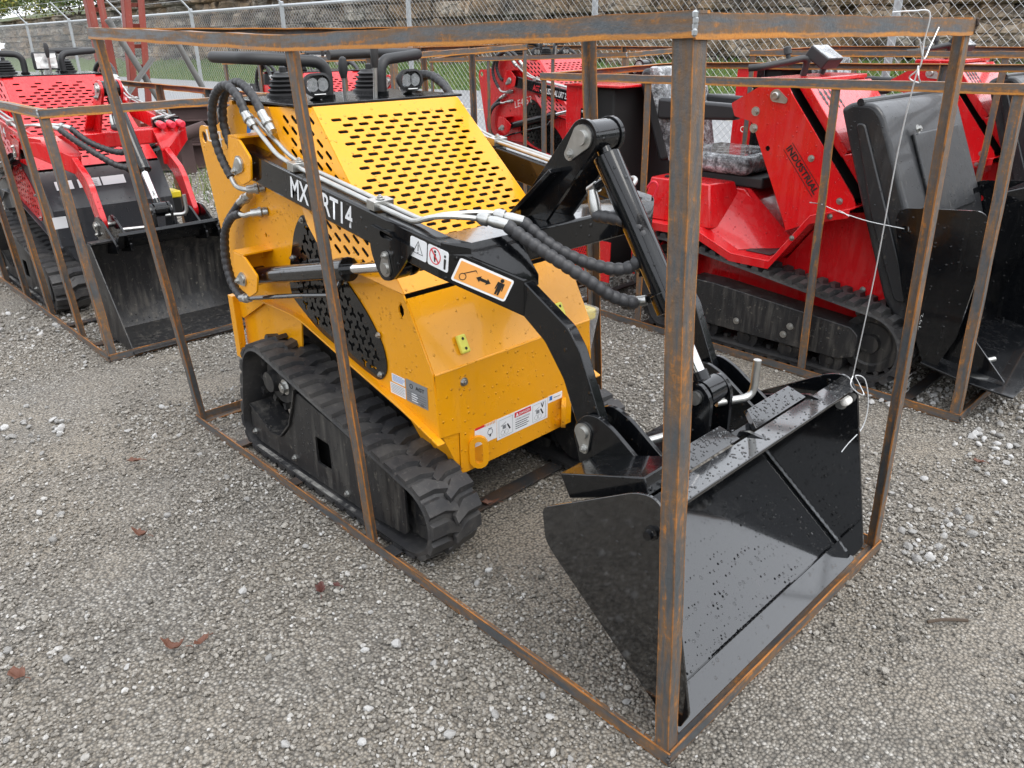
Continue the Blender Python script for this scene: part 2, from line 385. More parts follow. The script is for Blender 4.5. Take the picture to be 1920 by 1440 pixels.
# rusty angle-iron bar with the rust attributes
def bar(name, p0, p1, f1, f2, parent, w=.042, t=.0045, mat=None, n=8, ext=(0, 0), sag=None):
    p0, p1 = Vector(p0), Vector(p1); ax = (p1-p0); L = ax.length; ax.normalize()
    p0 = p0-ax*ext[0]; p1 = p1+ax*ext[1]; L = (p1-p0).length
    f1, f2 = Vector(f1), Vector(f2); f1 = (f1-ax*f1.dot(ax)).normalized(); f2 = (f2-ax*f2.dot(ax)); f2 = (f2-f1*f2.dot(f1)).normalized()
    prof = [(0, 0, 0), (.33, 0, .33), (.66, 0, .66), (1, 0, 1), (1, t/w, 1), (.5, t/w, .5), (t/w, t/w, .1), (t/w, .5, .5), (t/w, 1, 1), (0, 1, 1), (0, .66, .66), (0, .33, .33)]
    m = len(prof); vs = []; ed = []; al = []; base = random.random()*20
    for i in range(n+1):
        q = p0+ax*(L*i/n)
        wob = .0012*math.sin(i*2.1+base) if 0 < i < n else 0
        for a, c, e in prof:
            vs.append(q+f1*(a*w+wob)+f2*(c*w)-OFF[0]); ed.append(e); al.append(base+L*i/n*1.0)
    fs = []
    for i in range(n):
        for k in range(m): fs.append((i*m+k, i*m+(k+1) % m, (i+1)*m+(k+1) % m, (i+1)*m+k))
    fs += [list(range(m)), [n*m+k for k in range(m-1, -1, -1)]]
    me = bpy.data.meshes.new(name); me.from_pydata(vs, [], fs)
    for nm, d in (('edge', ed), ('along', al)):
        A = me.attributes.new(nm, 'FLOAT', 'POINT'); A.data.foreach_set('value', d)
    bm = bmesh.new(); bm.from_mesh(me); bmesh.ops.recalc_face_normals(bm, faces=bm.faces); bm.to_mesh(me); bm.free()
    return finish(me, name, mat or M['rust'], parent, 30)

# ------------------------------------------------------------------ ground
def grid_sheet(name, x0, x1, y0, y1, nx, ny, zf, mat):
    vs = []; fs = []
    for j in range(ny+1):
        for i in range(nx+1):
            x = x0+(x1-x0)*i/nx; y = y0+(y1-y0)*j/ny; vs.append((x, y, zf(x, y)))
    for j in range(ny):
        for i in range(nx):
            a = j*(nx+1)+i; fs.append((a, a+1, a+nx+2, a+nx+1))
    OFF[0] = V(0, 0, 0); me = bpy.data.meshes.new(name); me.from_pydata(vs, [], fs); return finish(me, name, mat, None, 60)
b = NB('gravel_bed'); co = b.co()
v1 = b.n('ShaderNodeTexVoronoi', Scale=105.0, Randomness=1.0); b.set(v1.inputs['Vector'], co)
v2 = b.n('ShaderNodeTexVoronoi', Scale=46.0, Randomness=1.0); b.set(v2.inputs['Vector'], b.map((1, 1, 1), loc=(3, 1, 0)))
sepc = b.t.nodes.new('ShaderNodeSeparateColor'); b.set(sepc.inputs[0], v1.outputs['Color'])
tone = b.ramp(sepc.outputs[0], [(0, (.125, .112, .095)), (.5, (.205, .186, .158)), (.85, (.30, .28, .245)), (1, (.45, .43, .395))])
big = b.noise(.9, 6, .6); mid = b.noise(4, 5, .6)
tone = b.mix(b.ramp(big, [(.40, 0), (.62, .75)]), tone, (.30, .256, .198))
tone = b.mix(b.ramp(mid, [(.5, 0), (.8, .5)]), tone, (.17, .155, .135))
tone = b.mix(b.ramp(v1.outputs['Distance'], [(.35, 0), (.75, .8)]), tone, (.05, .046, .04))
hh = b.math('SUBTRACT', 1.0, v1.outputs['Distance']); h2 = b.math('SUBTRACT', 1.0, v2.outputs['Distance'])
M['gravel_bed'] = b.out(tone, .75, 0, b.bump(hh, .008, 1.0, b.bump(h2, .01, .5)))
b = NB('gravel_stone'); oi = b.t.nodes.new('ShaderNodeObjectInfo')
tone = b.ramp(oi.outputs['Random'], [(0, (.09, .082, .070)), (.30, (.185, .168, .144)), (.60, (.265, .244, .212)), (.85, (.36, .338, .300)), (.95, (.42, .408, .385)), (1, (.56, .55, .53))])
tone = b.mix(b.ramp(b.noise(90, 4), [(.4, 0), (.7, .5)]), tone, (.22, .20, .17))
M['stone'] = b.out(tone, .7, 0, b.bump(b.noise(260, 4), .0015, .6))
b = NB('limestone_pale'); oi = b.t.nodes.new('ShaderNodeObjectInfo')
tone = b.ramp(oi.outputs['Random'], [(0, (.20, .195, .185)), (.5, (.32, .315, .305)), (1, (.50, .495, .485))])
M['stone_pale'] = b.out(b.mix(b.ramp(b.noise(60, 4), [(.45, 0), (.7, .5)]), tone, (.30, .28, .25)), .7, 0, b.bump(b.noise(160, 4), .0015, .6))
def slope(x, y):                      # the yard is level near the crates and falls away gently to the left
    return -.012*max(0, -x-9)
ground = grid_sheet('ground', -170, 60, -60, 110, 92, 68, lambda x, y: slope(x, y)-.004, M['gravel_bed'])
ground['kind'] = 'structure'

def make_stone(name, seed, sub=1, flat=.7):
    rnd = random.Random(seed); bm = bmesh.new(); bmesh.ops.create_icosphere(bm, subdivisions=sub, radius=1.0)
    pl = [(Vector((rnd.gauss(0, 1), rnd.gauss(0, 1), rnd.gauss(0, 1))).normalized(), rnd.uniform(.55, .85)) for _ in range(7)]
    for v in bm.verts:
        for n_, d in pl:
            k = v.co.dot(n_)
            if k > d: v.co -= n_*(k-d)
        v.co = Vector((v.co.x*rnd.uniform(.95, 1.05), v.co.y*.78, v.co.z*flat))
    me = bpy.data.meshes.new(name); bm.to_mesh(me); bm.free(); me.polygons.foreach_set('use_smooth', [False]*len(me.polygons)); return me
def stone_src(tagname, mat, n, sub):
    c = bpy.data.collections.new(tagname)
    for i in range(n):
        me = make_stone(tagname+'_shape', 100*n+i+sub, sub, random.uniform(.5, .85)); me.materials.append(mat)
        c.objects.link(bpy.data.objects.new(tagname+'_shape', me))
    return c
SRC_S = stone_src('gravel_stone', M['stone'], 7, 1); SRC_P = stone_src('pale_stone', M['stone_pale'], 7, 2)
def scatter(name, label, poly, src, density, smin, smax, seed, zoff=0.0, mask=None, power=2.0):
    """points scattered over a polygonal patch of ground, each carrying one stone instance"""
    OFF[0] = V(0, 0, 0); rnd = random.Random(seed)
    xs = [p[0] for p in poly]; ys = [p[1] for p in poly]; x0, x1, y0, y1 = min(xs), max(xs), min(ys), max(ys)
    n = int(density*(x1-x0)*(y1-y0)); pts = []; sc = []; rt = []
    for _ in range(n):
        x = rnd.uniform(x0, x1); y = rnd.uniform(y0, y1)
        if not inside((x, y), poly): continue
        if mask is not None and not mask(x, y, rnd): continue
        s = smin+(smax-smin)*rnd.random()**power
        pts.append((x, y, slope(x, y)+zoff+s*rnd.uniform(-.25, .25))); sc.append(s); rt += [rnd.uniform(-.5, .5), rnd.uniform(-.5, .5), rnd.uniform(0, 6.28)]
    me = bpy.data.meshes.new(name); me.from_pydata(pts, [], [])
    A = me.attributes.new('sc', 'FLOAT', 'POINT'); A.data.foreach_set('value', sc)
    A = me.attributes.new('rt', 'FLOAT_VECTOR', 'POINT'); A.data.foreach_set('vector', rt)
    o = bpy.data.objects.new(name, me); link(o)
    g = bpy.data.node_groups.new(name+'_nodes', 'GeometryNodeTree')
    g.interface.new_socket('Geometry', in_out='INPUT', socket_type='NodeSocketGeometry'); g.interface.new_socket('Geometry', in_out='OUTPUT', socket_type='NodeSocketGeometry')
    gi = g.nodes.new('NodeGroupInput'); go = g.nodes.new('NodeGroupOutput'); ip = g.nodes.new('GeometryNodeInstanceOnPoints')
    ci = g.nodes.new('GeometryNodeCollectionInfo'); ci.inputs['Collection'].default_value = src; ci.inputs['Separate Children'].default_value = True; ci.inputs['Reset Children'].default_value = True
    ip.inputs['Pick Instance'].default_value = True
    na = g.nodes.new('GeometryNodeInputNamedAttribute'); na.data_type = 'FLOAT'; na.inputs['Name'].default_value = 'sc'
    nr = g.nodes.new('GeometryNodeInputNamedAttribute'); nr.data_type = 'FLOAT_VECTOR'; nr.inputs['Name'].default_value = 'rt'
    ri = g.nodes.new('FunctionNodeRandomValue'); ri.data_type = 'INT'; ri.inputs[4].default_value = 0; ri.inputs[5].default_value = 6
    L = g.links.new
    L(gi.outputs[0], ip.inputs['Points']); L(ci.outputs[0], ip.inputs['Instance']); L(ri.outputs[2], ip.inputs['Instance Index'])
    L(na.outputs['Attribute'], ip.inputs['Scale']); L(nr.outputs['Attribute'], ip.inputs['Rotation']); L(ip.outputs[0], go.inputs[0])
    md = o.modifiers.new('scatter', 'NODES'); md.node_group = g
    return tag(o, label, 'gravel', None, 'stuff')

# ------------------------------------------------------------------ crates of rusty angle iron
def cage(label, A0, B0, C0, D0, A1, B1, C1, D1, mids=(.48,), w=.037, near_mid=None, straps=(), far_mids=None, group='open angle-iron shipping crates', post_seg=10):
    """A front-near, B rear-near, C front-far, D rear-far corner; 0 = on the ground, 1 = top. The machine faces from B to A."""
    A0, B0, C0, D0, A1, B1, C1, D1 = [Vector(q) for q in (A0, B0, C0, D0, A1, B1, C1, D1)]
    t = thing('shipping_crate', (A0+B0+C0+D0)/4, label, 'crate', group)
    up = V(0, 0, 1); e = .0062
    cb = (A0+B0+C0+D0)/4; ct = (A1+B1+C1+D1)/4
    def inw(p, q, c):
        d = (c-(p+q)/2); ax = (q-p).normalized(); d = d-ax*d.dot(ax); d.z = 0; return d.normalized()
    dz = V(0, 0, .0023)
    # ground rails
    for p, q, lift, cut in ((A0, B0, 0, 0), (C0, D0, 0, 0), (A0, C0, 1, .006), (B0, D0, 1, .006)):
        bar('ground_rail', p+dz*lift, q+dz*lift, up, inw(p, q, cb), t, w, ext=(-cut, -cut), n=14)
    # top rails, the near one in two lengths that sag at the middle post
    tops = [(A1, C1, 1, .006), (B1, D1, 1, .006), (C1, D1, 0, 0)]
    if near_mid is not None:
        nm = Vector(near_mid); tops += [(A1, nm, 0, -.0005), (nm, B1, 0, -.0005)]
    else: tops.append((A1, B1, 0, 0))
    for p, q, lift, cut in tops:
        bar('top_rail', p-dz*lift, q-dz*lift, -up, inw(p, q, ct), t, w, ext=(-cut, -cut), n=14, mat=M['rust_cut'])
    # corner posts stand just inside the rails
    for p, q, nb1, nb2 in ((A0, A1, B0, C0), (B0, B1, A0, D0), (C0, C1, A0, D0), (D0, D1, B0, C0)):
        i1 = (nb1-p).normalized(); i2 = (nb2-p).normalized(); s = (i1+i2)*e
        bar('post', p+s+up*.007, q+s-up*.007, i1, i2, t, w, n=post_seg)
    # middle posts of the long sides
    for fr in mids:
        p = A0.lerp(B0, fr); q = (A1.lerp(B1, fr) if near_mid is None else Vector(near_mid)); n_ = inw(A0, B0, cb); ax = (B0-A0).normalized()
        bar('post', p+n_*e+up*.007, q+n_*e-up*.007, -ax, n_, t, w, n=post_seg)
    for fr in (far_mids if far_mids is not None else mids):
        p = C0.lerp(D0, fr); q = C1.lerp(D1, fr); n_ = inw(C0, D0, cb); ax = (D0-C0).normalized()
        bar('post', p+n_*e+up*.007, q+n_*e-up*.007, -ax, n_, t, w, n=post_seg)
    # flat bars across the bottom that the machine stands on
    for fr, wd in straps:
        p = A0.lerp(B0, fr); q = C0.lerp(D0, fr); d = (q-p).normalized(); ax = (B0-A0).normalized()
        c = (p+q)/2; L = (q-p).length/2-.012
        MB().obox(c+up*.0135, d*L, ax*wd/2, up*.004).build('cross_bar', M['plate'], t, bevel=.001)
    # weld beads at the corners
    for q, i in ((A0, 1), (A1, -1), (C1, -1)):
        mb = MB(); ii = ((cb-A0) if q is A0 else (ct-q)); ii.z = 0; ii.normalize()
        for k in range(4): mb.lathe(q+up*i*(.006+.008*k)-ii*.0015+V(random.uniform(-.003, .003), random.uniform(-.003, .003), 0), up, [(-.006, .001), (-.003, .004), (.003, .0045), (.006, .001)], 8)
        mb.build('weld_bead', M['galv'] if q is A1 else M['plate'], t)
    return t

sx, sy = -.017, -.118     # the main crate leans
main_crate = cage('tall rusty crate round the yellow loader in the foreground', (0, 0, 0), (-2.522, 0, 0), (0, 1.2, 0), (-2.522, 1.2, 0),
     (sx, sy, 1.602), (-2.539, sy, 1.598), (sx, 1.082, 1.602), (-2.539, 1.082, 1.60), mids=(.484,), near_mid=(-1.205, sy+.004, 1.571),
     straps=((.445, .06), (.69, .05), (.86, .05)))
for k, (z, str_) in enumerate(((.60, 'L851'), (.80, '792'))):     # scratched numbers on the far front post
    text('chalk_mark', str_, M['galv'], main_crate, (-.0062+.0016, 1.2-.0062-.118/1.602*z-.006, z), (-.0106, -.0736, 1), (0, -1, -.07), .022, None, .0008, bold=-.012)

# ------------------------------------------------------------------ stand-on tracked mini loader
LC = .54                                   # centre line of the loader in its own frame
def mirror(y): return 2*LC-y
def hose(path, r, n=10, period=.026, ribs=True):
    """rubber hose in a spiral guard: closely spaced shallow ribs"""
    pts = smooth_path(path, 10); d = [0]
    for a, q in zip(pts, pts[1:]): d.append(d[-1]+(q-a).length)
    L = d[-1]; m = max(8, int(L/(period/5))) if ribs else max(8, int(L/.015)); out = []; rs = []; j = 0
    for i in range(m+1):
        s = L*i/m
        while j < len(d)-2 and d[j+1] < s: j += 1
        t = (s-d[j])/max(d[j+1]-d[j], 1e-9); out.append(pts[j].lerp(pts[j+1], t))
        ph = i % 5
        rs.append(r*(.86 if (ribs and ph == 0) else (1.04 if ph in (2, 3) else 1.0)))
    return out, rs
def lug_plate(mb, c, r, l, ang, y0, y1, n=12):
    """teardrop keeper plate in the xz plane"""
    pts = []
    for k in range(n+1):
        a = math.pi*(k/n)-math.pi/2+math.pi; pts.append((r*math.cos(a), r*math.sin(a)))
    for k in range(n+1):
        a = math.pi*(k/n)-math.pi/2; pts.append((l+r*.5*math.cos(a), r*.5*math.sin(a)))
    ca, sa = math.cos(ang), math.sin(ang)
    mb.prism([(c[0]+x*ca-y*sa, c[1]+x*sa+y*ca) for x, y in pts], y0, y1)
def belt_path(circles, n=22):
    """outer loop round a list of (x, z, r) taken clockwise seen from -y"""
    pts = []; m = len(circles)
    for i in range(m):
        x, z, r = circles[i]; xp, zp, rp = circles[i-1]; xn, zn, rn = circles[(i+1) % m]
        def nrm(a, c):
            dx, dz = c[0]-a[0], c[1]-a[1]; L = math.hypot(dx, dz); base = math.atan2(dz, dx); return base+math.pi/2+math.asin(max(-1, min(1, (c[2]-a[2])/L)))
        a0 = nrm((xp, zp, rp), (x, z, r)); a1 = nrm((x, z, r), (xn, zn, rn))
        while a1 > a0: a1 -= 2*math.pi
        k = max(3, int(n*abs(a1-a0)/(2*math.pi)*2))
        for q in range(k+1):
            a = a0+(a1-a0)*q/k; pts.append((x+r*math.cos(a), z+r*math.sin(a)))
    return pts
def resample(pts, step):
    P = [Vector(p) for p in pts]+[Vector(pts[0])]; d = [0]
    for a, q in zip(P, P[1:]): d.append(d[-1]+(q-a).length)
    L = d[-1]; m = int(L/step); out = []; j = 0
    for i in range(m):
        s = L*i/m
        while d[j+1] < s: j += 1
        out.append(P[j].lerp(P[j+1], (s-d[j])/max(d[j+1]-d[j], 1e-9)))
    return out
def tread(circles, y0, y1, pitch=.068, belt=.014, lug=.016, fw=(.42, .31)):
    """rubber track: belt with moulded chevron lugs outside and drive nubs inside"""
    mb = MB(); pts = resample(belt_path(circles), .02); m = len(pts)
    def fr(i):
        a, c = pts[i-1], pts[(i+1) % m]; t = (c-a).normalized(); return t, Vector((-t.y, t.x))
    vs = []; fs = []
    for i, p in enumerate(pts):
        t, n_ = fr(i); o = p; q = p-n_*belt
        vs += [(q.x, y0, q.y), (o.x, y0+.004, o.y), (o.x, y1-.004, o.y), (q.x, y1, q.y)]
    for i in range(m):
        j = (i+1) % m
        for k in range(4): fs.append((i*4+k, i*4+(k+1) % 4, j*4+(k+1) % 4, j*4+k))
    mb.add(vs, fs)
    L = resample(belt_path(circles), pitch); k = 0; w = y1-y0
    cen = [Vector((q.x, q.y)) for q in L]; nn = len(L)
    for i in range(nn):
        t = (cen[(i+1) % nn]-cen[i-1]).normalized(); n_ = Vector((-t.y, t.x)); p = cen[i]
        def P(s, y, h): q = p+t*s+n_*h; return Vector((q.x, y, q.y))
        for side in (0, 1):
            sh = pitch*.5*side; a0, a1 = (y0+.002, y0+w*.56) if side == 0 else (y1-.002, y1-w*.56)
            s0, s1 = sh, sh+pitch*.42
            # lug with a wide foot, narrow crown and a skewed inner half
            hw, tw = pitch*fw[0], pitch*fw[1]
            am = a0+(a1-a0)*.55
            prof = [(a0, s0, hw, tw, lug*.75), (am, s0, hw, tw, lug), (a1, s1, hw*.62, tw*.6, lug*.9)]
            vv = []
            for y, s, fh, tp, h in prof: vv += [P(s-fh, y, -.002), P(s-tp, y, h), P(s+tp, y, h), P(s+fh, y, -.002)]
            ff = []
            for q in range(2):
                for e in range(4): ff.append((q*4+e, q*4+(e+1) % 4, (q+1)*4+(e+1) % 4, (q+1)*4+e))
            ff += [(0, 1, 2, 3), (11, 10, 9, 8)]; mb.add(vv, ff)
        ym = (y0+y1)/2; q = p-n_*(belt+.008)
        mb.obox((q.x, ym, q.y), (t.x*.011, 0, t.y*.011), (0, .02, 0), (n_.x*.012, 0, n_.y*.012))
    return mb
def track_unit(t, y0, y1, side, body):
    """side -1: outer face towards -y"""
    C = [(-1.955, .350, .145), (-1.062, .160, .132), (-2.055, .122, .105)]
    tread(C, y0, y1).build('track_belt', M['rubber'], t, 40)
    yo = y0 if side < 0 else y1; s = -side
    f0, f1 = yo+s*.022, yo+s*.030
    a, c = min(f0, f1), max(f0, f1)
    outer = [(-1.715, .385), (-1.085, .268), (-1.080, .075), (-1.30, .055), (-2.08, .055), (-2.125, .10), (-2.105, .20), (-2.03, .175), (-1.95, .13), (-1.87, .14), (-1.785, .22), (-1.735, .33)]
    fr = plate('track_frame', rpoly(outer, [.02, .03, .03, .02, .03, .04, .015, .06, .06, .06, .06, .02]), [rect(-1.615, .135, -1.52, .245, .012)], (0, (a+c)/2, 0), (1, 0, 0), (0, 0, 1), .008, M['black_dull'], t)
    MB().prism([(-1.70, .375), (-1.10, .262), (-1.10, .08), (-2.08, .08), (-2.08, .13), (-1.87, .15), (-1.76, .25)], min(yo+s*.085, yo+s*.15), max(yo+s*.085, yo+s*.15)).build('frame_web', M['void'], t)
    MB().sheet([(-2.10, .21), (-2.03, .18), (-1.95, .137), (-1.87, .147), (-1.785, .227), (-1.735, .337), (-1.715, .392)], min(yo+s*.012, yo+s*.12), max(yo+s*.012, yo+s*.12), .006).build('sprocket_guard', M['black_dull'], t)
    for x, z in ((-2.125+.03, .089), (-1.787, .085), (-1.429, .083)): MB().bolt((x, f0, z), (0, side, 0), .009, .008).build('bolt', M['zinc'], fr)
    hub = MB(); hub.lathe((-1.955, yo+s*.10, .345), (0, side, 0), [(0, .10), (.012, .10), (.013, .07), (.03, .065), (.032, .045), (.062, .04)], 28)
    for k in range(9):
        a_ = 2*math.pi*k/9; hub.obox((-1.955+.115*math.cos(a_), yo+s*.10, .345+.115*math.sin(a_)), (.012*math.cos(a_), 0, .012*math.sin(a_)), (0, .018, 0), (-.010*math.sin(a_), 0, .010*math.cos(a_)))
    sp = hub.build('drive_sprocket', M['black_dull'], t)
    MB().bolt((-1.955+.17, yo+s*.02, .385), (0, side, 0), .020, .015).build('axle_bolt', M['zinc'], sp)
    MB().lathe((-1.062, yo+s*.16, .160), (0, side, 0), [(0, .108), (.03, .108), (.032, .09), (.09, .09), (.091, .102), (.095, .102), (.096, .05), (.10, .045)], 28).build('idler_wheel', M['black_dull'], t)
    for x in (-1.25, -1.50, -1.75): MB().lathe((x, yo+s*.15, .082), (0, side, 0), [(0, .055), (.1, .055), (.105, .02), (.112, .02)], 18).build('track_roller', M['black_dull'], t)
    # grit lying on the lower run of the belt
    MB().sheet([(-2.07, .0355), (-1.4, .0355), (-1.06, .0355)], min(yo+s*.004, yo+s*.02), max(yo+s*.004, yo+s*.02), .003).build('grit_ledge', M['rubber_dust'], t)

def y_cut(cx, cz, a, w, rot):
    pts = []
    for k in range(3):
        th = rot+2*math.pi*k/3; d = (math.cos(th), math.sin(th)); n_ = (-d[1], d[0])
        pts += [(cx+d[0]*a-n_[0]*w, cz+d[1]*a-n_[1]*w), (cx+d[0]*a+n_[0]*w, cz+d[1]*a+n_[1]*w)]
        th2 = th+math.pi/3; pts.append((cx+math.cos(th2)*w*1.15, cz+math.sin(th2)*w*1.15))
    return pts

def bucket(t, y0, y1, armm, sec, tilt_style):
    """loader bucket: sec = dict of (x,z) section points"""
    S_ = sec; k = 'bucket'
    side_poly = rpoly(S_['side'], S_['sr'], 5)
    for y in (y0, y1-.008):
        MB().prism(side_poly, y, y+.008).build('bucket_side', armm, t, bevel=.0015)
    MB().sheet(S_['floor'], y0+.008, y1-.008, .008).build('bucket_floor', armm, t, bevel=.001)
    MB().sheet(S_['back'], y0+.008, y1-.008, .008).build('bucket_back', armm, t)
    MB().sheet(S_['lip'], y0+.008, y1-.008, .010).build('bucket_lip', armm, t, bevel=.002)
    x0, z0 = S_['floor'][0]; x1, z1 = S_['floor'][1]; d = Vector((x1-x0, z1-z0)).normalized()
    n_ = Vector((d.y, -d.x)); e0 = Vector((x0, z0))-d*.035; e1 = e0+d*.075
    up = -n_ if n_.y < 0 else n_
    pr = [(e0.x, e0.y), (e0.x+up.x*.004, e0.y+up.y*.004), (e1.x+up.x*.0125, e1.y+up.y*.0125), (e1.x-up.x*.002, e1.y-up.y*.002)]
    MB().prism(pr, y0-.004, y1+.004).build('cutting_edge', armm, t, bevel=.0015)
    # weld bead behind the cutting edge, laid in short runs
    q = e1+up*.010
    for a, c in ((y0+.02, y0+.07), (y0+.24, y0+.66), (y1-.12, y1-.06)):
        if c > y1: continue
        m = int((c-a)/.006); pth = [(q.x, a+(c-a)*i/m, q.y) for i in range(m+1)]; MB().tube(pth, [.0028*(1+.25*math.sin(i*1.9)) for i in range(m+1)], 6).build('weld_bead', armm, t)
    fl0, fl1 = Vector(S_['floor'][0]), Vector(S_['floor'][1])
    for y in (y0+.011, y1-.011):
        pth = [(fl0.lerp(fl1, k/60).x+up.x*.009, y, fl0.lerp(fl1, k/60).y+up.y*.009) for k in range(61)]
        MB().tube(pth, [.0045*(1+.3*math.sin(k*2.1)) for k in range(61)], 6).build('weld_bead', M['weld'], t)
    return t

def loader(name, label, loc, body, armm, nose, armtext, opt):
    t = thing(name, (-1.6, LC, 0), label, 'loader', opt.get('group'))
    B = M[body]; SM = M[opt.get('side', body)]; A = M[armm]; N = M[nose]; K = M['black']; detail = opt.get('detail', 2)
    # ---- tracks and chassis
    track_unit(t, .05, .25, -1, B); track_unit(t, mirror(.25), mirror(.05), 1, B)
    MB().prism([(-2.28, .25), (-1.06, .25), (-1.06, .60), (-2.28, .60)], .30, .78).build('chassis', M['black_dull'], t)
    # ---- side panels with the louvred insert
    ventp = [(-1.70, 1.025), (-1.635, .995), (-1.497, .858), (-1.36, .753), (-1.28, .655), (-1.268, .575), (-1.31, .523), (-1.39, .535), (-1.68, .61), (-1.84, .70), (-1.845, .76), (-1.825, .82), (-1.765, .96)]
    ventr = [.03, .03, .06, .06, .04, .04, .03, .05, .06, .05, .04, .05, .05]
    vent = rpoly(ventp, ventr, 4); vc = Vector((-1.56, .76))
    cut = [tuple(vc+(Vector(p)-vc)*.86) for p in vent]
    sidep = [(-2.29, .50), (-2.425, 1.21), (-2.405, 1.258), (-2.33, 1.255), (-2.235, 1.268), (-2.15, 1.345), (-1.85, 1.352), (-1.60, .985), (-1.50, .89), (-1.165, .853), (-1.042, .628), (-1.022, .412), (-1.17, .465), (-1.50, .552), (-1.79, .632), (-2.05, .632)]
    sider = [.02, .02, .03, .03, .05, .05, .01, .01, .01, .005, .005, .005, .02, .02, .05, .02]
    eye = circ(-2.38, 1.214, .022)
    for y, s in ((.178, -1), (mirror(.178), 1)):
        near = s < 0
        sp = plate('side_panel', rpoly(sidep, sider), [cut, eye, slot(-1.18, .80, .030, .052, 5), circ(-1.985, .90, .008, 8), circ(-2.28, .70, .007, 8), circ(-1.93, 1.325, .005, 8), circ(-1.88, 1.322, .005, 8)], (0, y, 0), (1, 0, 0), (0, 0, 1), .006, SM, t)
        holes = []
        for i in range(-12, 13):
            for j in range(-9, 10):
                cx = -1.56+i*.0465+(j % 2)*.02325; cz = .77+j*.040
                if all(inside((cx+.03*math.cos(a*.785), cz+.03*math.sin(a*.785)), vent) for a in range(8)): holes.append(y_cut(cx, cz, .0195, .0055, math.pi/2 if (i+j) % 2 else -math.pi/2))
        vp = plate('vent_panel', vent, holes if near else [], (0, y+s*.0058, 0), (1, 0, 0), (0, 0, 1), .004, K if not opt.get('redvent') else M['red'], t)
        for x, z in ((-1.704, .998), (-1.80, .85), (-1.303, .69), (-1.31, .55), (-1.47, .835)): MB().bolt((x, y+s*.008, z), (0, s, 0), .007, .006).build('bolt', M['zinc'], vp)
        fl = MB(); P = [(-2.05, .632), (-1.79, .632), (-1.50, .552), (-1.17, .465), (-1.0, .405)]
        pts = round_path([(x, 0, z) for x, z in P], .05, 3); ya, yb = sorted((y, y+s*.028))
        fl.sheet([(q.x, q.z) for q in pts], ya, yb, .006); fl.build('side_flange', SM, t, bevel=.001)
        MB().prism([(-2.30, .66), (-2.315, .36), (-2.20, .32), (-1.86, .44), (-1.83, .62)], *sorted((y-s*.015, y-s*.021))).build('rear_guard', SM, t)
        MB().box((-2.335, min(y, y+s*.03), .33), (-2.295, max(y, y+s*.03), .60)).build('rear_edge', SM, t, bevel=.002)
    MB().prism([(-2.28, .62), (-2.36, 1.20), (-2.15, 1.30), (-1.72, 1.32), (-1.20, .83), (-1.07, .60), (-1.30, .56)], .20, mirror(.20)).build('bay_shade_block', M['void'], t)  # solid filler block; the shade behind slots and vents is its colour
    # ---- perforated hood
    L = .716; v = Vector((-.508, 0, .505)).normalized()
    hol = []
    nrow = 25
    for r in range(nrow):
        vv = -.055-r*.0245
        half = .307+(.36-.307)*(-vv/L)
        for c in range(-6, 7):
            u = c*.062+(.031 if r % 2 else 0)
            if abs(u)+.02 < half-.030:
                if opt.get('vnotch') and r < 7 and abs(u) > .02+r*.05 and r < 4 and (c+r) % 2: continue
                hol.append(slot(u, vv, .041, .0125, 3))
    hood = plate('hood', [(-.307, 0), (-.36, -L+.006), (.36, -L+.006), (.307, 0)], hol, (-1.668, LC, 1.355), (0, 1, 0), v, .004, B, t)
    MB().tube([(-1.673, .235, 1.350), (-1.673, mirror(.235), 1.350)], .009, 10).build('hood_roll', B, hood)
    for s in (-1, 1):
        a = Vector((-1.85, LC+s*.362, 1.352)); bq = Vector((-1.668, LC+s*.307, 1.355)); cq = Vector((-1.163, LC+s*.360, .853))
        u = (cq-a).normalized(); w = (bq-a); vv = (w-u*w.dot(u)).normalized()
        def pr(q): q = Vector(q)-a; return (q.dot(u), q.dot(vv))
        poly = [pr(a), pr(bq), pr(cq), pr((-1.50, LC+s*.362, .892)), pr((-1.60, LC+s*.362, .988))]
        hh = []
        if s < 0:
            for i in range(16):
                for j in range(-9, 9):
                    cx, cy = .06+i*.056+(j % 2)*.028, j*.0235
                    pts = [(cx+dx, cy+dy) for dx in (-.030, .030) for dy in (-.016, .016)]
                    if all(inside(p, poly) for p in pts): hh.append(slot(cx, cy, .040, .010, 3))
        plate('hood_side', poly, hh, tuple(a), u, vv, .004, B, hood)
    # ---- nose
    MB().sheet([(-1.156, .842), (-1.038, .626)], .181, mirror(.181), -.004).build('nose_cover', N, t)
    nose_f = plate('nose_plate', [(.181, .622), (mirror(.181), .622), (mirror(.181), .41), (mirror(.27), .405), (mirror(.27), .245), (.27, .245), (.27, .40), (.181, .41)], [], (-1.036, 0, 0), (0, 1, 0), (0, 0, 1), .004, N, t, bevel=.001)
    MB().tube([(-1.0375, .181, .624), (-1.0375, mirror(.181), .624)], .0045, 8).build('nose_fold', N, nose_f)
    MB().prism([(.27, .245), (.27, .41), (.20, .41), (.25, .30)], -1.20, -1.04, 'x').build('nose_cheek', N, nose_f)
    for y in (.292, mirror(.292)): MB().bolt((-1.034, y, .572), (1, 0, 0), .010, .008).build('bolt', M['zinc'], nose_f)
    if nose == body:
        d = Vector((.118, 0, -.216)).normalized(); nn = Vector((.216, 0, .118)).normalized()
        for y in (.315, mirror(.315)):
            c = Vector((-1.068, y, .681))+nn*.010
            p = MB().obox(c, d*.030, (0, .017, 0), nn*.009).build('bump_stop', M['pad'], t, bevel=.006, seg=3)
            [MB().cyl(c+d*k+nn*.0075, c+d*k+nn*.0098, .005, 10).build('hole_shade_disc', M['void'], p) for k in (-.016, .016)]  # flat black discs on the pad, hole shade put into their colour
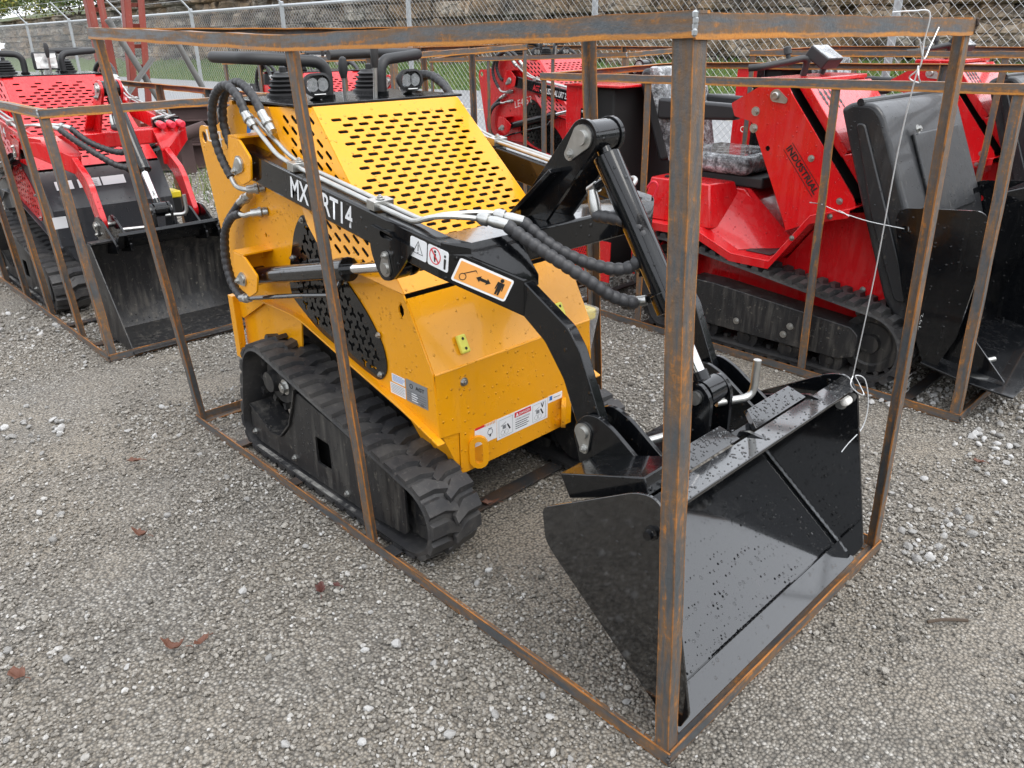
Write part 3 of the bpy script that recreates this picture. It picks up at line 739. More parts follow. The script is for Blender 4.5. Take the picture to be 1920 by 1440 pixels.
    for y in (.335, mirror(.335)):
        d2 = Vector((.66, .75 if y < LC else -.75, 0)).normalized()
        plate('tie_down_loop', slot(0, 0, .118, .064, 7), [slot(0, 0, .082, .027, 6)], tuple(Vector((-1.036, y-.026*(1 if y < LC else -1), .312))+d2*.031), (0, 0, 1), d2, .016, N, t, bevel=.002)
    # ---- console, handles, levers, lamps
    con = MB(); con.box((-2.14, .190, 1.357), (-1.690, mirror(.190), 1.366)); con.build('console_plate', M['black'], t, bevel=.002)
    MB().prism([(-2.16, .95), (-2.16, 1.356), (-2.14, 1.356), (-2.14, .95)], .19, mirror(.19)).build('console_back', B, t)
    for s in (-1, 1):
        yy = lambda q: LC+s*q
        h = round_path([(-1.875, yy(.116), 1.362), (-1.870, yy(.114), 1.485), (-1.945, yy(.368), 1.500), (-2.25, yy(.36), 1.500), (-2.27, yy(.15), 1.495)], .055, 6)
        g = MB().tube(h, .0195, 14).build('grab_handle', M['grip'], t)
        MB().cyl((-1.875, yy(.116), 1.366), (-1.875, yy(.116), 1.378), .026, 14).build('handle_foot', M['black'], g)
        bt = [(0, .066)]
        for k in range(5): bt += [(.008+k*.015, .066-k*.005), (.015+k*.015, .053-k*.005)]
        bt.append((.082, .03))
        jb = MB().lathe((-2.05, yy(.185), 1.366), (0, 0, 1), bt, 22).build('joystick_boot', M['grip'], t, 25)
        MB().lathe((-2.05, yy(.185), 1.455), (-.02, 0, 1), [(-.02, .012), (.01, .012), (.015, .004)], 14).build('joystick', M['grip'], jb)
        if not opt.get('one_lamp'):
            c = Vector((-1.80, yy(.198), 1.416)); lm = MB()
            lens = [(.036*math.cos(a)+(.017 if math.cos(a) > 0 else -.017), .036*math.sin(a)) for a in [2*math.pi*k/28 for k in range(28)]]
            def shell(sc, xx): return [(xx, c.y+p[0]*sc, c.z+p[1]*sc) for p in lens]
            vs = shell(.55, c.x-.055)+shell(.95, c.x-.02)+shell(1.06, c.x)+shell(.86, c.x+.002)+shell(.80, c.x-.014); fs = []
            for r in range(4):
                for k in range(28): fs.append((r*28+k, r*28+(k+1) % 28, (r+1)*28+(k+1) % 28, (r+1)*28+k))
            fs += [list(range(28)), [4*28+k for k in range(28)]]
            lp = lm.add(vs, fs).build('work_lamp', M['grip'], t, 40)
            for dy in (-.019, .019): MB().lathe((c.x-.0125, c.y+dy, c.z), (1, 0, 0), [(0, .008), (.004, .020), (.0085, .022)], 16).build('reflector', M['reflector'], lp)
            gl = MB(); gl.add(shell(.86, c.x+.0005)+shell(.82, c.x+.004), [(k, (k+1) % 28, 28+(k+1) % 28, 28+k) for k in range(28)]+[[28+k for k in range(28)]]); gl.build('lens', M['glass'], lp)
            MB().sheet([(-1.83, 1.366), (-1.80, 1.378), (-1.79, 1.385)], c.y-.022, c.y+.022, .003).build('lamp_bracket', M['zinc'], lp)
    lv = MB().cyl((-1.955, .545, 1.366), (-1.945, .54, 1.43), .0065, 10).build('lever', M['zinc'], t)
    MB().lathe((-1.945, .54, 1.425), (.05, 0, 1), [(0, .010), (.02, .016), (.05, .017), (.068, .012), (.074, .004)], 14).build('lever_knob', M['grip'], lv)
    lv = MB().cyl((-1.76, .545, 1.366), (-1.75, .545, 1.47), .0075, 10).build('lever', M['zinc'], t)
    MB().lathe((-1.75, .545, 1.465), (.02, 0, 1), [(0, .009), (.02, .013), (.07, .015), (.088, .008)], 14).build('lever_knob', M['grip'], lv)
    if opt.get('one_lamp'):
        lp = MB().box((-1.83, LC-.075, 1.39), (-1.795, LC+.075, 1.50)).build('work_lamp', M['grip'], t, bevel=.012, seg=3)
        MB().box((-1.7955, LC-.063, 1.40), (-1.790, LC+.063, 1.49)).build('lens', M['lampface'], lp)
        MB().box((-1.82, LC-.02, 1.366), (-1.80, LC+.02, 1.392)).build('lamp_bracket', M['zinc'], lp)
        for y in (.26, mirror(.26)): MB().box((-1.73, y-.035, 1.358), (-1.655, y+.035, 1.368)).build('hinge', M['black'], t, bevel=.002)
    # ---- lift arms, brackets, cylinders, plumbing: near side built, far side mirrored
    for s in (-1, 1):
        Y = (lambda q: q) if s < 0 else mirror
        def yr(a, c): return sorted((Y(a), Y(c)))
        def Q(x, y, z): return (x, Y(y), z)
        arm = MB()
        secs = [(-1.93, .080, .145, 1.135, 1.232), (-1.15, .080, .145, 1.020, 1.118), (-.868, .080, .145, .984, 1.080), (-.735, .258, .312, .868, .975)]
        vs = []
        for x, a, c, z0, z1 in secs: vs += [Q(x, a, z0), Q(x, c, z0), Q(x, c, z1), Q(x, a, z1)]
        fs = [(0, 1, 2, 3), (12, 13, 14, 15)]
        for i in range(3):
            for k in range(4): fs.append((i*4+k, i*4+(k+1) % 4, (i+1)*4+(k+1) % 4, (i+1)*4+k))
        arm.add(vs, fs); ar = arm.build('lift_arm', A, t, bevel=.006, seg=2)
        leg = [(-.765, .962), (-.735, .966), (-.575, .876), (-.536, .828), (-.450, .640), (-.455, .598), (-.490, .575), (-.525, .590), (-.588, .730), (-.658, .818), (-.735, .868), (-.765, .885)]
        MB().prism(rpoly(leg, [.004, .004, .012, .012, .012, .02, .02, .02, .012, .010, .004, .004], 3), *yr(.259, .292)).build('arm_leg', A, t, bevel=.003)
        gs = [Q(-.866, .083, 1.0815), Q(-.817, .145, 1.0785), Q(-.817, .312, 1.0785), Q(-.731, .312, .9775), Q(-.737, .258, .9775)]
        MB().add(gs+[(x, y, z-.03) for x, y, z in gs], [(0, 1, 2, 3, 4), (9, 8, 7, 6, 5)]+[(i, i+5, (i+1) % 5+5, (i+1) % 5) for i in range(5)]).build('arm_gusset', A, t, bevel=.002)
        # pivot bracket welded to the side panel
        up = [(-1.93, 1.262), (-1.86, 1.258), (-1.797, 1.204), (-1.815, 1.130), (-1.885, 1.105), (-1.955, 1.165)]
        pv = MB().prism(rpoly(up, [.006, .012, .014, .010, .012, .010]), *yr(.060, .068)).build('pivot_bracket', B, t, bevel=.0015)
        MB().sheet([(-1.955, 1.165), (-1.93, 1.262), (-1.86, 1.260)], *yr(.060, .175), .006).build('bracket_web', B, pv)
        MB().prism(rpoly([(p[0], p[1]-.004) for p in up], .02), *yr(.150, .157)).build('bracket_cheek', B, pv)
        pin = MB(); pin.cyl(Q(-1.876, .049, 1.177), Q(-1.876, .16, 1.177), .017, 18); pin.lathe(Q(-1.876, .060, 1.177), (0, s, 0), [(0, .026), (.004, .026), (.010, .020), (.012, .006)], 18)
        lug_plate(pin, (-1.876, 1.177), .028, .045, R(215), *yr(.054, .0595)); pin.bolt(Q(-1.912, .054, 1.151), (0, s, 0), .008, .006)
        pin.build('pivot_pin', M['zinc'], pv)
        lo = [(-2.025, .852), (-1.945, .848), (-1.862, .792), (-1.886, .728), (-1.950, .695), (-2.040, .757)]
        lb = MB().prism(rpoly(lo, [.005, .010, .012, .010, .012, .010]), *yr(.058, .066)).build('cylinder_bracket', B, t, bevel=.0015)
        MB().sheet([(-2.04, .757), (-2.025, .852), (-1.945, .850)], *yr(.058, .175), .006).build('bracket_web', B, lb)
        pin = MB(); pin.cyl(Q(-1.974, .048, .760), Q(-1.974, .17, .760), .017, 18); lug_plate(pin, (-1.974, .760), .026, .040, R(200), *yr(.052, .0575)); pin.bolt(Q(-2.008, .052, .748), (0, s, 0), .008, .006)
        pin.build('cylinder_pin', M['zinc'], lb)
        # lift cylinder
        p0 = Vector(Q(-1.974, .110, .760)); p1 = Vector(Q(-1.091, .110, .972)); d = (p1-p0).normalized()
        cy = MB(); cy.cyl(Q(-1.974, .078, .760), Q(-1.974, .142, .760), .034, 20); cy.cyl(p0+d*.03, p0+d*.63, .030, 22); cy.cyl(p0+d*.585, p0+d*.645, .038, 22)
        lc = cy.build('lift_cylinder', K, t, bevel=.002)
        MB().cyl(p0+d*.64, p1-d*.04, .0165, 18).build('cylinder_rod', M['chrome'], lc)
        cy = MB(); cy.cyl(p1-d*.05, p1, .022, 14); cy.cyl(Q(p1.x, .088, p1.z), Q(p1.x, .132, p1.z), .036, 20); cy.build('rod_eye', K, lc)
        bk = [(-1.165, 1.085), (-1.165, 1.01), (-1.138, .955), (-1.115, .932), (-1.07, .938), (-1.03, .975), (-.965, 1.05)]
        for a, c in ((.0715, .0785), (.1465, .1535)):
            plate('cylinder_lug', rpoly(bk, [.01, .03, .03, .03, .03, .04, .01]), [slot(-1.085, 1.066, .06, .022, 4, R(-6))], (0, Y((a+c)/2), 0), (1, 0, 0), (0, 0, 1), .007, A, t, bevel=.001)
        pin = MB(); pin.cyl(Q(-1.091, .060, .972), Q(-1.091, .158, .972), .015, 16); lug_plate(pin, (-1.091, .972), .024, .038, R(85), *yr(.0645, .070)); pin.bolt(Q(-1.088, .0645, 1.010), (0, s, 0), .008, .006); pin.build('rod_pin', M['zinc'], t)
        # steel lines on top of the arm
        for k, (dy, dz) in enumerate(((.098, 0), (.128, .002))):
            ps = [Q(-1.84-.02*k, dy, 1.315), Q(-1.69+.02*k, dy, 1.222), Q(-1.60, dy, 1.200), Q(-1.15, dy, 1.134), Q(-.985, dy, 1.112), Q(-.93, dy+.01, 1.135), Q(-.88, dy+.06+.05*k, 1.135), Q(-.86, dy+.11+.05*k, 1.125)]
            MB().tube(round_path(ps, .03, 5), .0075, 10).build('hydraulic_line', M['zinc'], t)
        for x, z in ((-1.58, 1.195), (-1.16, 1.135)):
            cl = MB().obox(Q(x, .113, z+.002), (.018, 0, -.0025), (0, .034, 0), (.0015, 0, .013)); cl.bolt(Q(x, .113, z+.015), (0, 0, 1), .009, .006); cl.build('line_clamp', M['zinc'], t, bevel=.001)
        # hoses at the pivot
        for path in ([Q(-1.862, .098, 1.332), Q(-1.90, .098, 1.385), Q(-1.985, .10, 1.418), Q(-2.095, .105, 1.372), Q(-2.15, .11, 1.275), Q(-2.14, .115, 1.185), Q(-2.085, .12, 1.105)],
                     [Q(-1.80, .128, 1.326), Q(-1.88, .135, 1.395), Q(-1.985, .14, 1.425), Q(-2.10, .145, 1.375), Q(-2.14, .148, 1.28), Q(-2.10, .148, 1.20), Q(-2.06, .15, 1.17)],
                     [Q(-2.07, .125, .972), Q(-2.13, .12, .950), Q(-2.195, .115, .885), Q(-2.215, .11, .785), Q(-2.18, .105, .69), Q(-2.10, .10, .647)],
                     [Q(-2.075, .145, 1.018), Q(-2.12, .14, .985), Q(-2.215, .13, .895), Q(-2.24, .125, .765), Q(-2.19, .12, .670), Q(-2.12, .115, .65)]):
            pts, rs = hose(path, .0150); MB().tube(pts, rs, 10).build('hose', M['hose'], t, 50)
        def fitting(a, c, r=.016):
            a, c = Vector(a), Vector(c); d_ = (c-a); L_ = d_.length; d_.normalize()
            MB().lathe(a, d_, [(0, r*.95), (L_*.42, r*.95), (L_*.44, r*1.18), (L_*.62, r*1.18), (L_*.64, r*.8), (L_*.72, r*1.0), (L_, r*.9)], 12).build('hose_fitting', M['zinc'], t)
        fitting(Q(-1.875, .098, 1.345), Q(-1.818, .098, 1.298)); fitting(Q(-1.812, .128, 1.34), Q(-1.752, .128, 1.285))
        MB().tube(smooth_path([Q(-2.085, .12, 1.105), Q(-2.05, .12, 1.075), Q(-1.99, .13, 1.070), Q(-1.96, .17, 1.075)], 5), .009, 10).build('elbow', M['zinc'], t); fitting(Q(-1.985, .125, 1.07), Q(-1.952, .178, 1.076), .017)
        MB().tube(smooth_path([Q(-2.07, .125, .972), Q(-2.03, .125, .972), Q(-1.985, .13, .985), Q(-1.96, .17, .99)], 5), .009, 10).build('elbow', M['zinc'], t); fitting(Q(-1.985, .13, .985), Q(-1.95, .178, .992), .017)
        fitting(Q(-2.09, .142, 1.008), Q(-2.02, .15, 1.045)); fitting(Q(-2.105, .10, .648), Q(-2.02, .095, .668))
        MB().tube(round_path([Q(-2.03, .095, .665), Q(-1.64, .09, .765), Q(-1.42, .09, .815), Q(-1.385, .10, .86), Q(-1.385, .11, .885)], .03, 4), .0085, 8).build('hydraulic_line', K, t)
    # cross beam and tilt-cylinder tower
    cb = MB().box((-.955, .146, .988), (-.815, mirror(.146), 1.076)).build('cross_beam', A, t, bevel=.008, seg=3)
    tw = []
    for k in range(13):
        a = R(-35+k*14.5); tw.append((-.733+.048*math.cos(a), 1.318+.048*math.sin(a)))
    tw += [(-1.00, 1.076), (-.862, 1.076)]
    for y in (.478, .585): MB().prism(tw, y, y+.014).build('tower_plate', A, t, bevel=.001)
    MB().obox((-.895, .455, 1.150), Vector((.087, 0, .078)), (0, .023, 0), Vector((-.004, 0, .005))).build('tower_rib', A, t, bevel=.002)
    pin = MB(); lug_plate(pin, (-.733, 1.318), .034, .062, R(228), .471, .4775); pin.cyl((-.733, .462, 1.318), (-.733, .612, 1.318), .020, 18); pin.bolt((-.774, .471, 1.272), (0, -1, 0), .010, .007); pin.build('tilt_pin', M['zinc'], t)
    p0 = Vector((-.733, LC, 1.318)); p1 = Vector((-.318, LC, .690)); d = (p1-p0).normalized()
    cy = MB(); cy.cyl((-.733, .494, 1.318), (-.733, .584, 1.318), .043, 24); cy.cyl(p0+d*.03, p0+d*.07, .02, 16); cy.cyl(p0+d*.058, p0+d*.50, .0375, 26); cy.cyl(p0+d*.46, p0+d*.515, .044, 24)
    tc = cy.build('tilt_cylinder', K, t, bevel=.002)
    MB().cyl(p0+d*.51, p1-d*.05, .0185, 20).build('cylinder_rod', M['chrome'], tc)
    cy = MB(); cy.cyl(p1-d*.06, p1-d*.02, .024, 18); cy.cyl((p1.x, .505, p1.z), (p1.x, .575, p1.z), .040, 22); cy.build('rod_eye', K, tc)
    n_ = Vector((-d.z, 0, d.x)); n_ = -n_ if n_.x > 0 else n_
    a0 = p0+d*.115; MB().cyl(a0+n_*.03, a0+n_*.075, .013, 12).build('cylinder_port', K, tc); a1 = p0+d*.46; MB().cyl(a1+n_*.03, a1+n_*.06, .013, 12).build('cylinder_port', K, tc)
    e0 = a0+n_*.075+V(0, -.02, 0); e1 = a1+n_*.06+V(0, -.01, 0)
    def ferrule(p, d_, pr): MB().lathe(p, d_, pr, 12).build('hose_fitting', M['zinc'], tc)
    ferrule(a0+n_*.070, n_, [(0, .016), (.03, .016), (.032, .010)]); ferrule(e0+V(0.003, 0, -.005), (.35, -.1, -1), [(0, .012), (.03, .017), (.055, .017), (.075, .013)])
    ferrule(e1, (n_.x, -.4, -.25), [(0, .015), (.03, .015), (.033, .018), (.06, .016)])
    hs_ = Vector((-.86, .21, 1.128)); he_ = Vector((-.86, .27, 1.128))
    for q in (hs_, he_): ferrule(q, (1, .55, -.22), [(0, .012), (.012, .018), (.03, .018), (.032, .013), (.05, .016), (.085, .015)])
    q0 = hs_+Vector((1, .55, -.22)).normalized()*.08; q1 = he_+Vector((1, .55, -.22)).normalized()*.08
    pts, rs = hose([q0, (-.72, .29, 1.06), (-.62, .36, .985), (-.57, .43, .925), (-.545, .49, .900), e1+Vector((n_.x, -.4, -.25)).normalized()*.06], .0175); MB().tube(pts, rs, 12).build('hose', M['hose'], t, 50)
    pts, rs = hose([q1, (-.72, .36, 1.045), (-.65, .44, .995), (-.585, .50, .985), (-.55, .525, 1.03), (-.575, .525, 1.10), e0+Vector((.35, -.1, -1)).normalized()*.075], .0175); MB().tube(pts, rs, 12).build('hose', M['hose'], t, 50)
    # ---- quick-attach frame
    for y in (.241, .316, mirror(.329), mirror(.254)):
        qp = [(-.497, .662), (-.455, .672), (-.405, .655), (-.235, .545), (-.235, .50), (-.44, .465), (-.495, .480), (-.535, .612)]
        MB().prism(rpoly(qp, [.03, .03, .03, .01, .01, .02, .02, .03]), y, y+.013).build('coupler_plate', K, t, bevel=.0015)
    for y, s in ((.240, -1), (mirror(.240), 1)):
        pin = MB(); lug_plate(pin, (-.493, .612), .027, .045, R(-82), *sorted((y, y+s*.007))); pin.cyl((-.493, y+s*.014, .612), (-.493, y-s*.09, .612), .017, 18); pin.bolt((-.487, y+s*.007, .568), (0, s, 0), .008, .006); pin.build('coupler_pin', M['zinc'], t)
    MB().prism([(-.50, .47), (-.30, .51), (-.20, .60), (-.215, .615), (-.31, .54), (-.50, .50)], .255, mirror(.255)).build('coupler_plate_back', K, t, bevel=.002)
    for y in (.484, .582): MB().prism(rpoly([(-.40, .50), (-.27, .54), (-.272, .70), (-.315, .738), (-.355, .70)], [.01, .01, .03, .035, .03]), y, y+.014).build('tilt_lug', K, t, bevel=.001)
    MB().cyl((-.318, .474, .690), (-.318, .606, .690), .019, 18).build('tilt_foot_pin', M['zinc'], t)
    MB().tube(round_path([(-.30, .56, .655), (-.25, .665, .655), (-.25, .665, .765)], .035, 5), .011, 12).build('latch_handle', M['zinc'], t)
    MB().tube([(-.36, .33, .60), (-.33, .44, .60)], .011, 12).build('latch_handle', M['zinc'], t)
    # ---- bucket
    sec = sec0 = opt.get('bucket')
    if sec is None:
        sec = dict(side=[(-.016, .062), (-.07, .066), (-.430, .345), (-.462, .375), (-.474, .470), (-.19, .640), (-.135, .650), (-.100, .605), (.004, .115)], sr=[.01, .02, .05, .05, .02, .04, .03, .02, .01],
                   floor=[(-.045, .066), (-.40, .340)], back=[(-.395, .335), (-.375, .39), (-.165, .585)], lip=[(-.180, .600), (-.108, .607)])
    by0, by1 = opt.get('by', (.062, 1.018))
    bucket(t, by0, by1, M['black_wet'] if sec0 is None else M['black_dull'], sec, 0)
    if opt.get('bucket') is None:
        d = Vector((-.20, -.12)); 
        for a, c in ((.20, .50), (.58, .86)):
            MB().add([(-.185, a, .612), (-.185, c, .612), (-.232, c-.028, .642), (-.232, a+.028, .642), (-.195, a, .600), (-.195, c, .600), (-.242, c-.028, .632), (-.242, a+.028, .632)], [(0, 1, 2, 3), (4, 5, 6, 7), (0, 1, 5, 4), (1, 2, 6, 5), (2, 3, 7, 6), (3, 0, 4, 7)]).build('bucket_flange', M['black_wet'], t, bevel=.001)
        for y in (.195, .535, .865): MB().prism([(-.11, .612), (-.185, .618), (-.36, .56), (-.38, .50), (-.20, .575)], y, y+.012).build('bucket_rib', K, t)
        MB().prism([(-.455, .560), (-.20, .655), (-.185, .61), (-.42, .50)], .105, .245, 'y').build('bucket_wing', K, t, bevel=.004)
        for y, s in ((.062, -1), (1.010, -1)):
            MB().lathe((-.14, y, .556), (0, s, 0), [(0, .018), (.004, .018), (.006, .012), (.018, .011)], 14).build('bucket_plug', M['zinc'] if y > .5 else K, t)
        MB().lathe((-.122, 1.008, .575), (0, -1, 0), [(0, .014), (.02, .014), (.03, .011), (.034, .004)], 12).build('bucket_stud', M['chalk'], t)
    # ---- rain beads standing on the bucket
    if sec0 is None:
        rnd = random.Random(8); dr = MB()
        def bead(p, n_, r):
            n_ = n_.normalized(); x, y = frame(n_); o = []
            for rr, hh in ((1, 0), (.8, .38), (.35, .6)):
                for k in range(7): a = 2*math.pi*k/7; o.append(p+(x*math.cos(a)+y*math.sin(a))*r*rr+n_*r*hh)
            dr.add(o, [(i*7+k, i*7+(k+1) % 7, (i+1)*7+(k+1) % 7, (i+1)*7+k) for i in range(2) for k in range(7)]+[[14+k for k in range(7)]])
        def rr_(): return .0016+.0030*rnd.random()**2
        for _ in range(170): y = rnd.uniform(.08, 1.0); k = rnd.random(); bead(Vector((-.178+.068*k, y, .6105+.007*k)), Vector((-.1, 0, 1)), rr_())
        for a, c in ((.20, .50), (.58, .86)):
            for _ in range(95): k = rnd.uniform(.05, .95); y = rnd.uniform(a+.028*k+.005, c-.028*k-.005); bead(Vector((-.185-.047*k, y, .612+.030*k+.0008)), Vector((.54, 0, .84)), rr_())
        nf = Vector((.611, 0, .792))
        for _ in range(200): k = rnd.random()**1.6*.75; y = rnd.uniform(.09, .99); bead(Vector((-.075-.325*k, y, .089+.251*k))+nf*.0085, nf, rr_()*.9)
        o = dr.build('water_drops', M['water'], t, 60); o['kind'] = 'stuff'
    # ---- battery box on the far side
    bb = MB().box((-1.20, mirror(.17), .50), (-1.075, mirror(.105), .60)).build('battery_box', M['void'], t, bevel=.01)
    MB().box((-1.205, mirror(.172), .60), (-1.07, mirror(.10), .645)).build('battery_lid', M['yplastic'], bb, bevel=.008)
    if opt.get('film', True): MB().add([(-1.21, mirror(.175), .655), (-1.06, mirror(.175), .652), (-1.055, mirror(.092), .648), (-1.21, mirror(.092), .65), (-1.18, mirror(.175), .45), (-1.09, mirror(.175), .44), (-1.08, mirror(.115), .43), (-1.17, mirror(.115), .44)], [(0, 1, 2, 3), (4, 5, 6, 7), (0, 1, 5, 4), (1, 2, 6, 5), (2, 3, 7, 6), (3, 0, 4, 7)]).build('plastic_wrap', M['film'], bb, bevel=.012, seg=3)
    # ---- lettering and stickers
    d = Vector((1, 0, -.146)).normalized(); up = Vector((.146, 0, 1)).normalized()
    def arm_text(s, x, z, h, wd, m, **kw): text('lettering', s, m, t, (x, .0795, z), d, up, h, wd, **kw)
    for s_, x, z, h, wd, mm in armtext: arm_text(s_, x, z, h, wd, M[mm], bold=.018)
    def decal(name, p0, u, v, w, h, mat, r=.004, lift=.0006):
        plate(name, rect(0, 0, w, h, r), [], p0, u, v, .0008, M[mat], t, 0); return basis(p0, u, v)
    X, Z, Yv = Vector((1, 0, 0)), Vector((0, 0, 1)), Vector((0, 1, 0))
    if opt.get('decals', True):
        # warning pair on the arm
        e = .0790; dn = Vector((1, 0, -.128)).normalized(); un_ = Vector((.128, 0, 1)).normalized()
        decal('warning_sticker', (-.990, e, 1.027), dn, un_, .070, .056, 'white', .008); decal('warning_sticker', (-.916, e, 1.018), dn, un_, .083, .056, 'white', .008)
        o = Vector((-.990, e-.0006, 1.027))
        def ring(cx, cy, r, w, m, mat, oo):
            plate('pictogram', [(cx+r*math.cos(a), cy+r*math.sin(a)) for a in [2*math.pi*k/m+math.pi/2 for k in range(m)]], [[(cx+(r-w)*math.cos(a), cy+(r-w)*math.sin(a)) for a in [2*math.pi*k/m+math.pi/2 for k in range(m)]]], tuple(oo), dn, un_, .0006, M[mat], t, 0)
        def shape(pts, mat, oo, u=dn, v=un_): plate('pictogram', pts, [], tuple(oo), u, v, .0006, M[mat], t, 0)
        ring(.034, .026, .024, .003, 3, 'ink', o); shape(rect(.0325, .022, .0355, .040), 'ink', o); shape(circ(.034, .0175, .002, 8), 'ink', o)
        o2 = Vector((-.916, e-.0006, 1.018)); ring(.030, .030, .023, .003, 20, 'inkred', o2)
        shape(rpoly([(.027, .014), (.032, .014), (.034, .036), (.025, .036)], .001), 'ink', o2); shape(circ(.0295, .042, .004, 8), 'ink', o2)
        shape([(.013, .044), (.016, .047), (.047, .016), (.044, .013)], 'inkred', o2-V(0, .0006, 0))
        shape(rpoly([(.066, .006), (.073, .006), (.075, .034), (.066, .034)], .001), 'ink', o2); shape(circ(.070, .041, .004, 8), 'ink', o2)
        # keep-clear sticker on the angled part of the arm
        a = Vector((-.868, .080, 1.030)); bq = Vector((-.735, .258, .9215)); u = (bq-a).normalized(); w_ = Vector((0, 0, 1)); vv = (w_-u*w_.dot(u)).normalized(); nn = u.cross(vv)
        base_ = a+u*.045+nn*.0012-vv*.030
        def sq(name, pts, m, k): plate(name, pts, [], tuple(base_+nn*.0007*k), u, vv, .0006, M[m], t, 0)
        sq('keep_clear_sticker', rect(0, 0, .158, .064, .007), 'white', 0); sq('sticker_field', rect(.006, .006, .152, .058, .002), 'inkorange', 1)
        ar_ = [(.060, .032), (.072, .041), (.072, .036), (.090, .036), (.090, .041), (.102, .032), (.090, .023), (.090, .028), (.072, .028), (.072, .023)]
        sq('pictogram', ar_, 'ink', 2); sq('pictogram', circ(.128, .051, .0055, 10), 'ink', 2)
        sq('pictogram', rpoly([(.118, .045), (.138, .045), (.139, .024), (.136, .024), (.135, .038), (.134, .010), (.129, .010), (.128, .024), (.127, .010), (.122, .010), (.121, .038), (.120, .024), (.117, .024)], .0008), 'ink', 2)
        plate('pictogram', circ(.026, .020, .010, 16), [circ(.026, .020, .008, 16)], tuple(base_+nn*.0014), u, vv, .0006, M['ink'], t, 0)
        sq('pictogram', [(.026, .031), (.052, .050), (.060, .042), (.052, .047), (.027, .029)], 'ink', 2)
        # rating plate and paper labels on the side
        e = .1738
        decal('rating_plate', (-1.178, e, .499), X, Z, .108, .077, 'inkgrey', .001)
        text('lettering', 'AGT', M['ink'], t, (-1.128, e-.0008, .551), X, Z, .013, .044, bold=.02)
        plate('lettering', circ(-1.150, .557, .0085, 16), [circ(-1.150, .557, .006, 16)], (0, e-.0008, 0), X, Z, .0004, M['ink'], t, 0)
        for k in range(5): plate('lettering', rect(-1.173, .538-k*.008, -1.078, .5386-k*.008), [], (0, e-.0008, 0), X, Z, .0004, M['ink'], t, 0)
        for k in range(4): plate('lettering', rect(-1.150, .5315-k*.008, -1.125+.006*(k % 2), .5345-k*.008), [], (0, e-.0008, 0), X, Z, .0004, M['white'], t, 0)
        text('lettering', 'CE', M['ink'], t, (-1.105, e-.0008, .502), X, Z, .009)
        decal('paper_label', (-1.252, e, .544), X, Z, .068, .028, 'white', .001); decal('paper_label', (-1.263, e, .500), X, Z, .080, .039, 'white', .001)
        for k in range(5): plate('lettering', rect(-1.247, .5675-k*.0045, -1.195+.004*((k*3) % 4), .5688-k*.0045), [], (0, e-.0008, 0), X, Z, .0004, M['inkblue'], t, 0)
        for k in range(6): plate('lettering', rect(-1.258, .5335-k*.0055, -1.19+.004*((k*3) % 2), .5352-k*.0055), [], (0, e-.0008, 0), X, Z, .0004, M['inkgrey'], t, 0)
        # hazard strip across the nose
        ex = -1.0335
        decal('danger_label', (ex, .432, .309), Yv, Z, .249, .080, 'white', .001); decal('danger_label', (ex+.0002, .332, .322), Yv, Z, .098, .068, 'white', .002); decal('danger_label', (ex+.0002, .683, .364), Yv, Z, .074, .027, 'white', .001)
        f = ex+.0008
        def yz(pts, m, k=0): plate('lettering', pts, [], (f+.0005*k, 0, 0), Yv, Z, .0004, M[m], t, 0)
        yz(rect(.515, .366, .595, .385), 'inkred'); text('lettering', 'DANGER', M['white'], t, (f+.0006, .537, .3705), Yv, Z, .010, .052, bold=.01)
        yz([(.519, .369), (.535, .369), (.527, .382)], 'white', 1)
        text('lettering', 'CRUSH HAZARD', M['ink'], t, (f, .519, .354), Yv, Z, .006, .070)
        for k in range(4): yz(rect(.519, .345-k*.008, .585-.008*(k % 2), .3475-k*.008), 'ink')
        yz(rect(.332, .383, .375, .391), 'inkred', 1)
        for k in range(7): yz(rect(.378+k*.007, .381, .381+k*.007, .390), 'inkorange', 1)
        for y0_, fl in ((.440, 0), (.604, 1)):
            plate('pictogram', rect(y0_, .316, y0_+.066, .381), [rect(y0_+.001, .317, y0_+.065, .380)], (f, 0, 0), Yv, Z, .0004, M['inkgrey'], t, 0)
            for cy in (.018, .036): plate('pictogram', circ(y0_+cy, .330, .009, 14), [circ(y0_+cy, .330, .008, 14)], (f, 0, 0), Yv, Z, .0004, M['inkgrey'], t, 0)
            yz(rect(y0_+.018, .343, y0_+.034, .357), 'inkgrey'); yz([(y0_+.010, .357), (y0_+.034, .368), (y0_+.034, .366), (y0_+.012, .355)], 'inkgrey')
            yz(rpoly([(y0_+.038, .356), (y0_+.043, .358), (y0_+.056, .336), (y0_+.050, .334)], .001), 'ink')
            if fl: yz([(y0_+.042, .378), (y0_+.046, .378), (y0_+.049, .366), (y0_+.053, .378), (y0_+.057, .378), (y0_+.051, .360), (y0_+.048, .360)], 'ink')
        plate('pictogram', circ(.400, .355, .012, 14), [circ(.400, .355, .010, 14)], (f, 0, 0), Yv, Z, .0004, M['ink'], t, 0); yz(rect(.392, .368, .408, .370), 'ink'); yz(rect(.397, .338, .403, .348), 'ink')
        yz(rect(.690, .372, .704, .388), 'inkblue'); yz(rect(.712, .376, .748, .379), 'inkgrey')
        # blue badge and chalk marks by the pivot
        plate('badge', rpoly([(-2.03, 1.24), (-1.93, 1.235), (-1.925, 1.275), (-1.96, 1.30), (-2.01, 1.295)], .01), [], (0, .1738, 0), X, Z, .0008, M['inkblue'], t, 0)
        plate('badge_field', rpoly([(-2.015, 1.245), (-1.94, 1.24), (-1.935, 1.27), (-1.975, 1.278)], .008), [], (0, .1728, 0), X, Z, .0006, M['white'], t, 0)
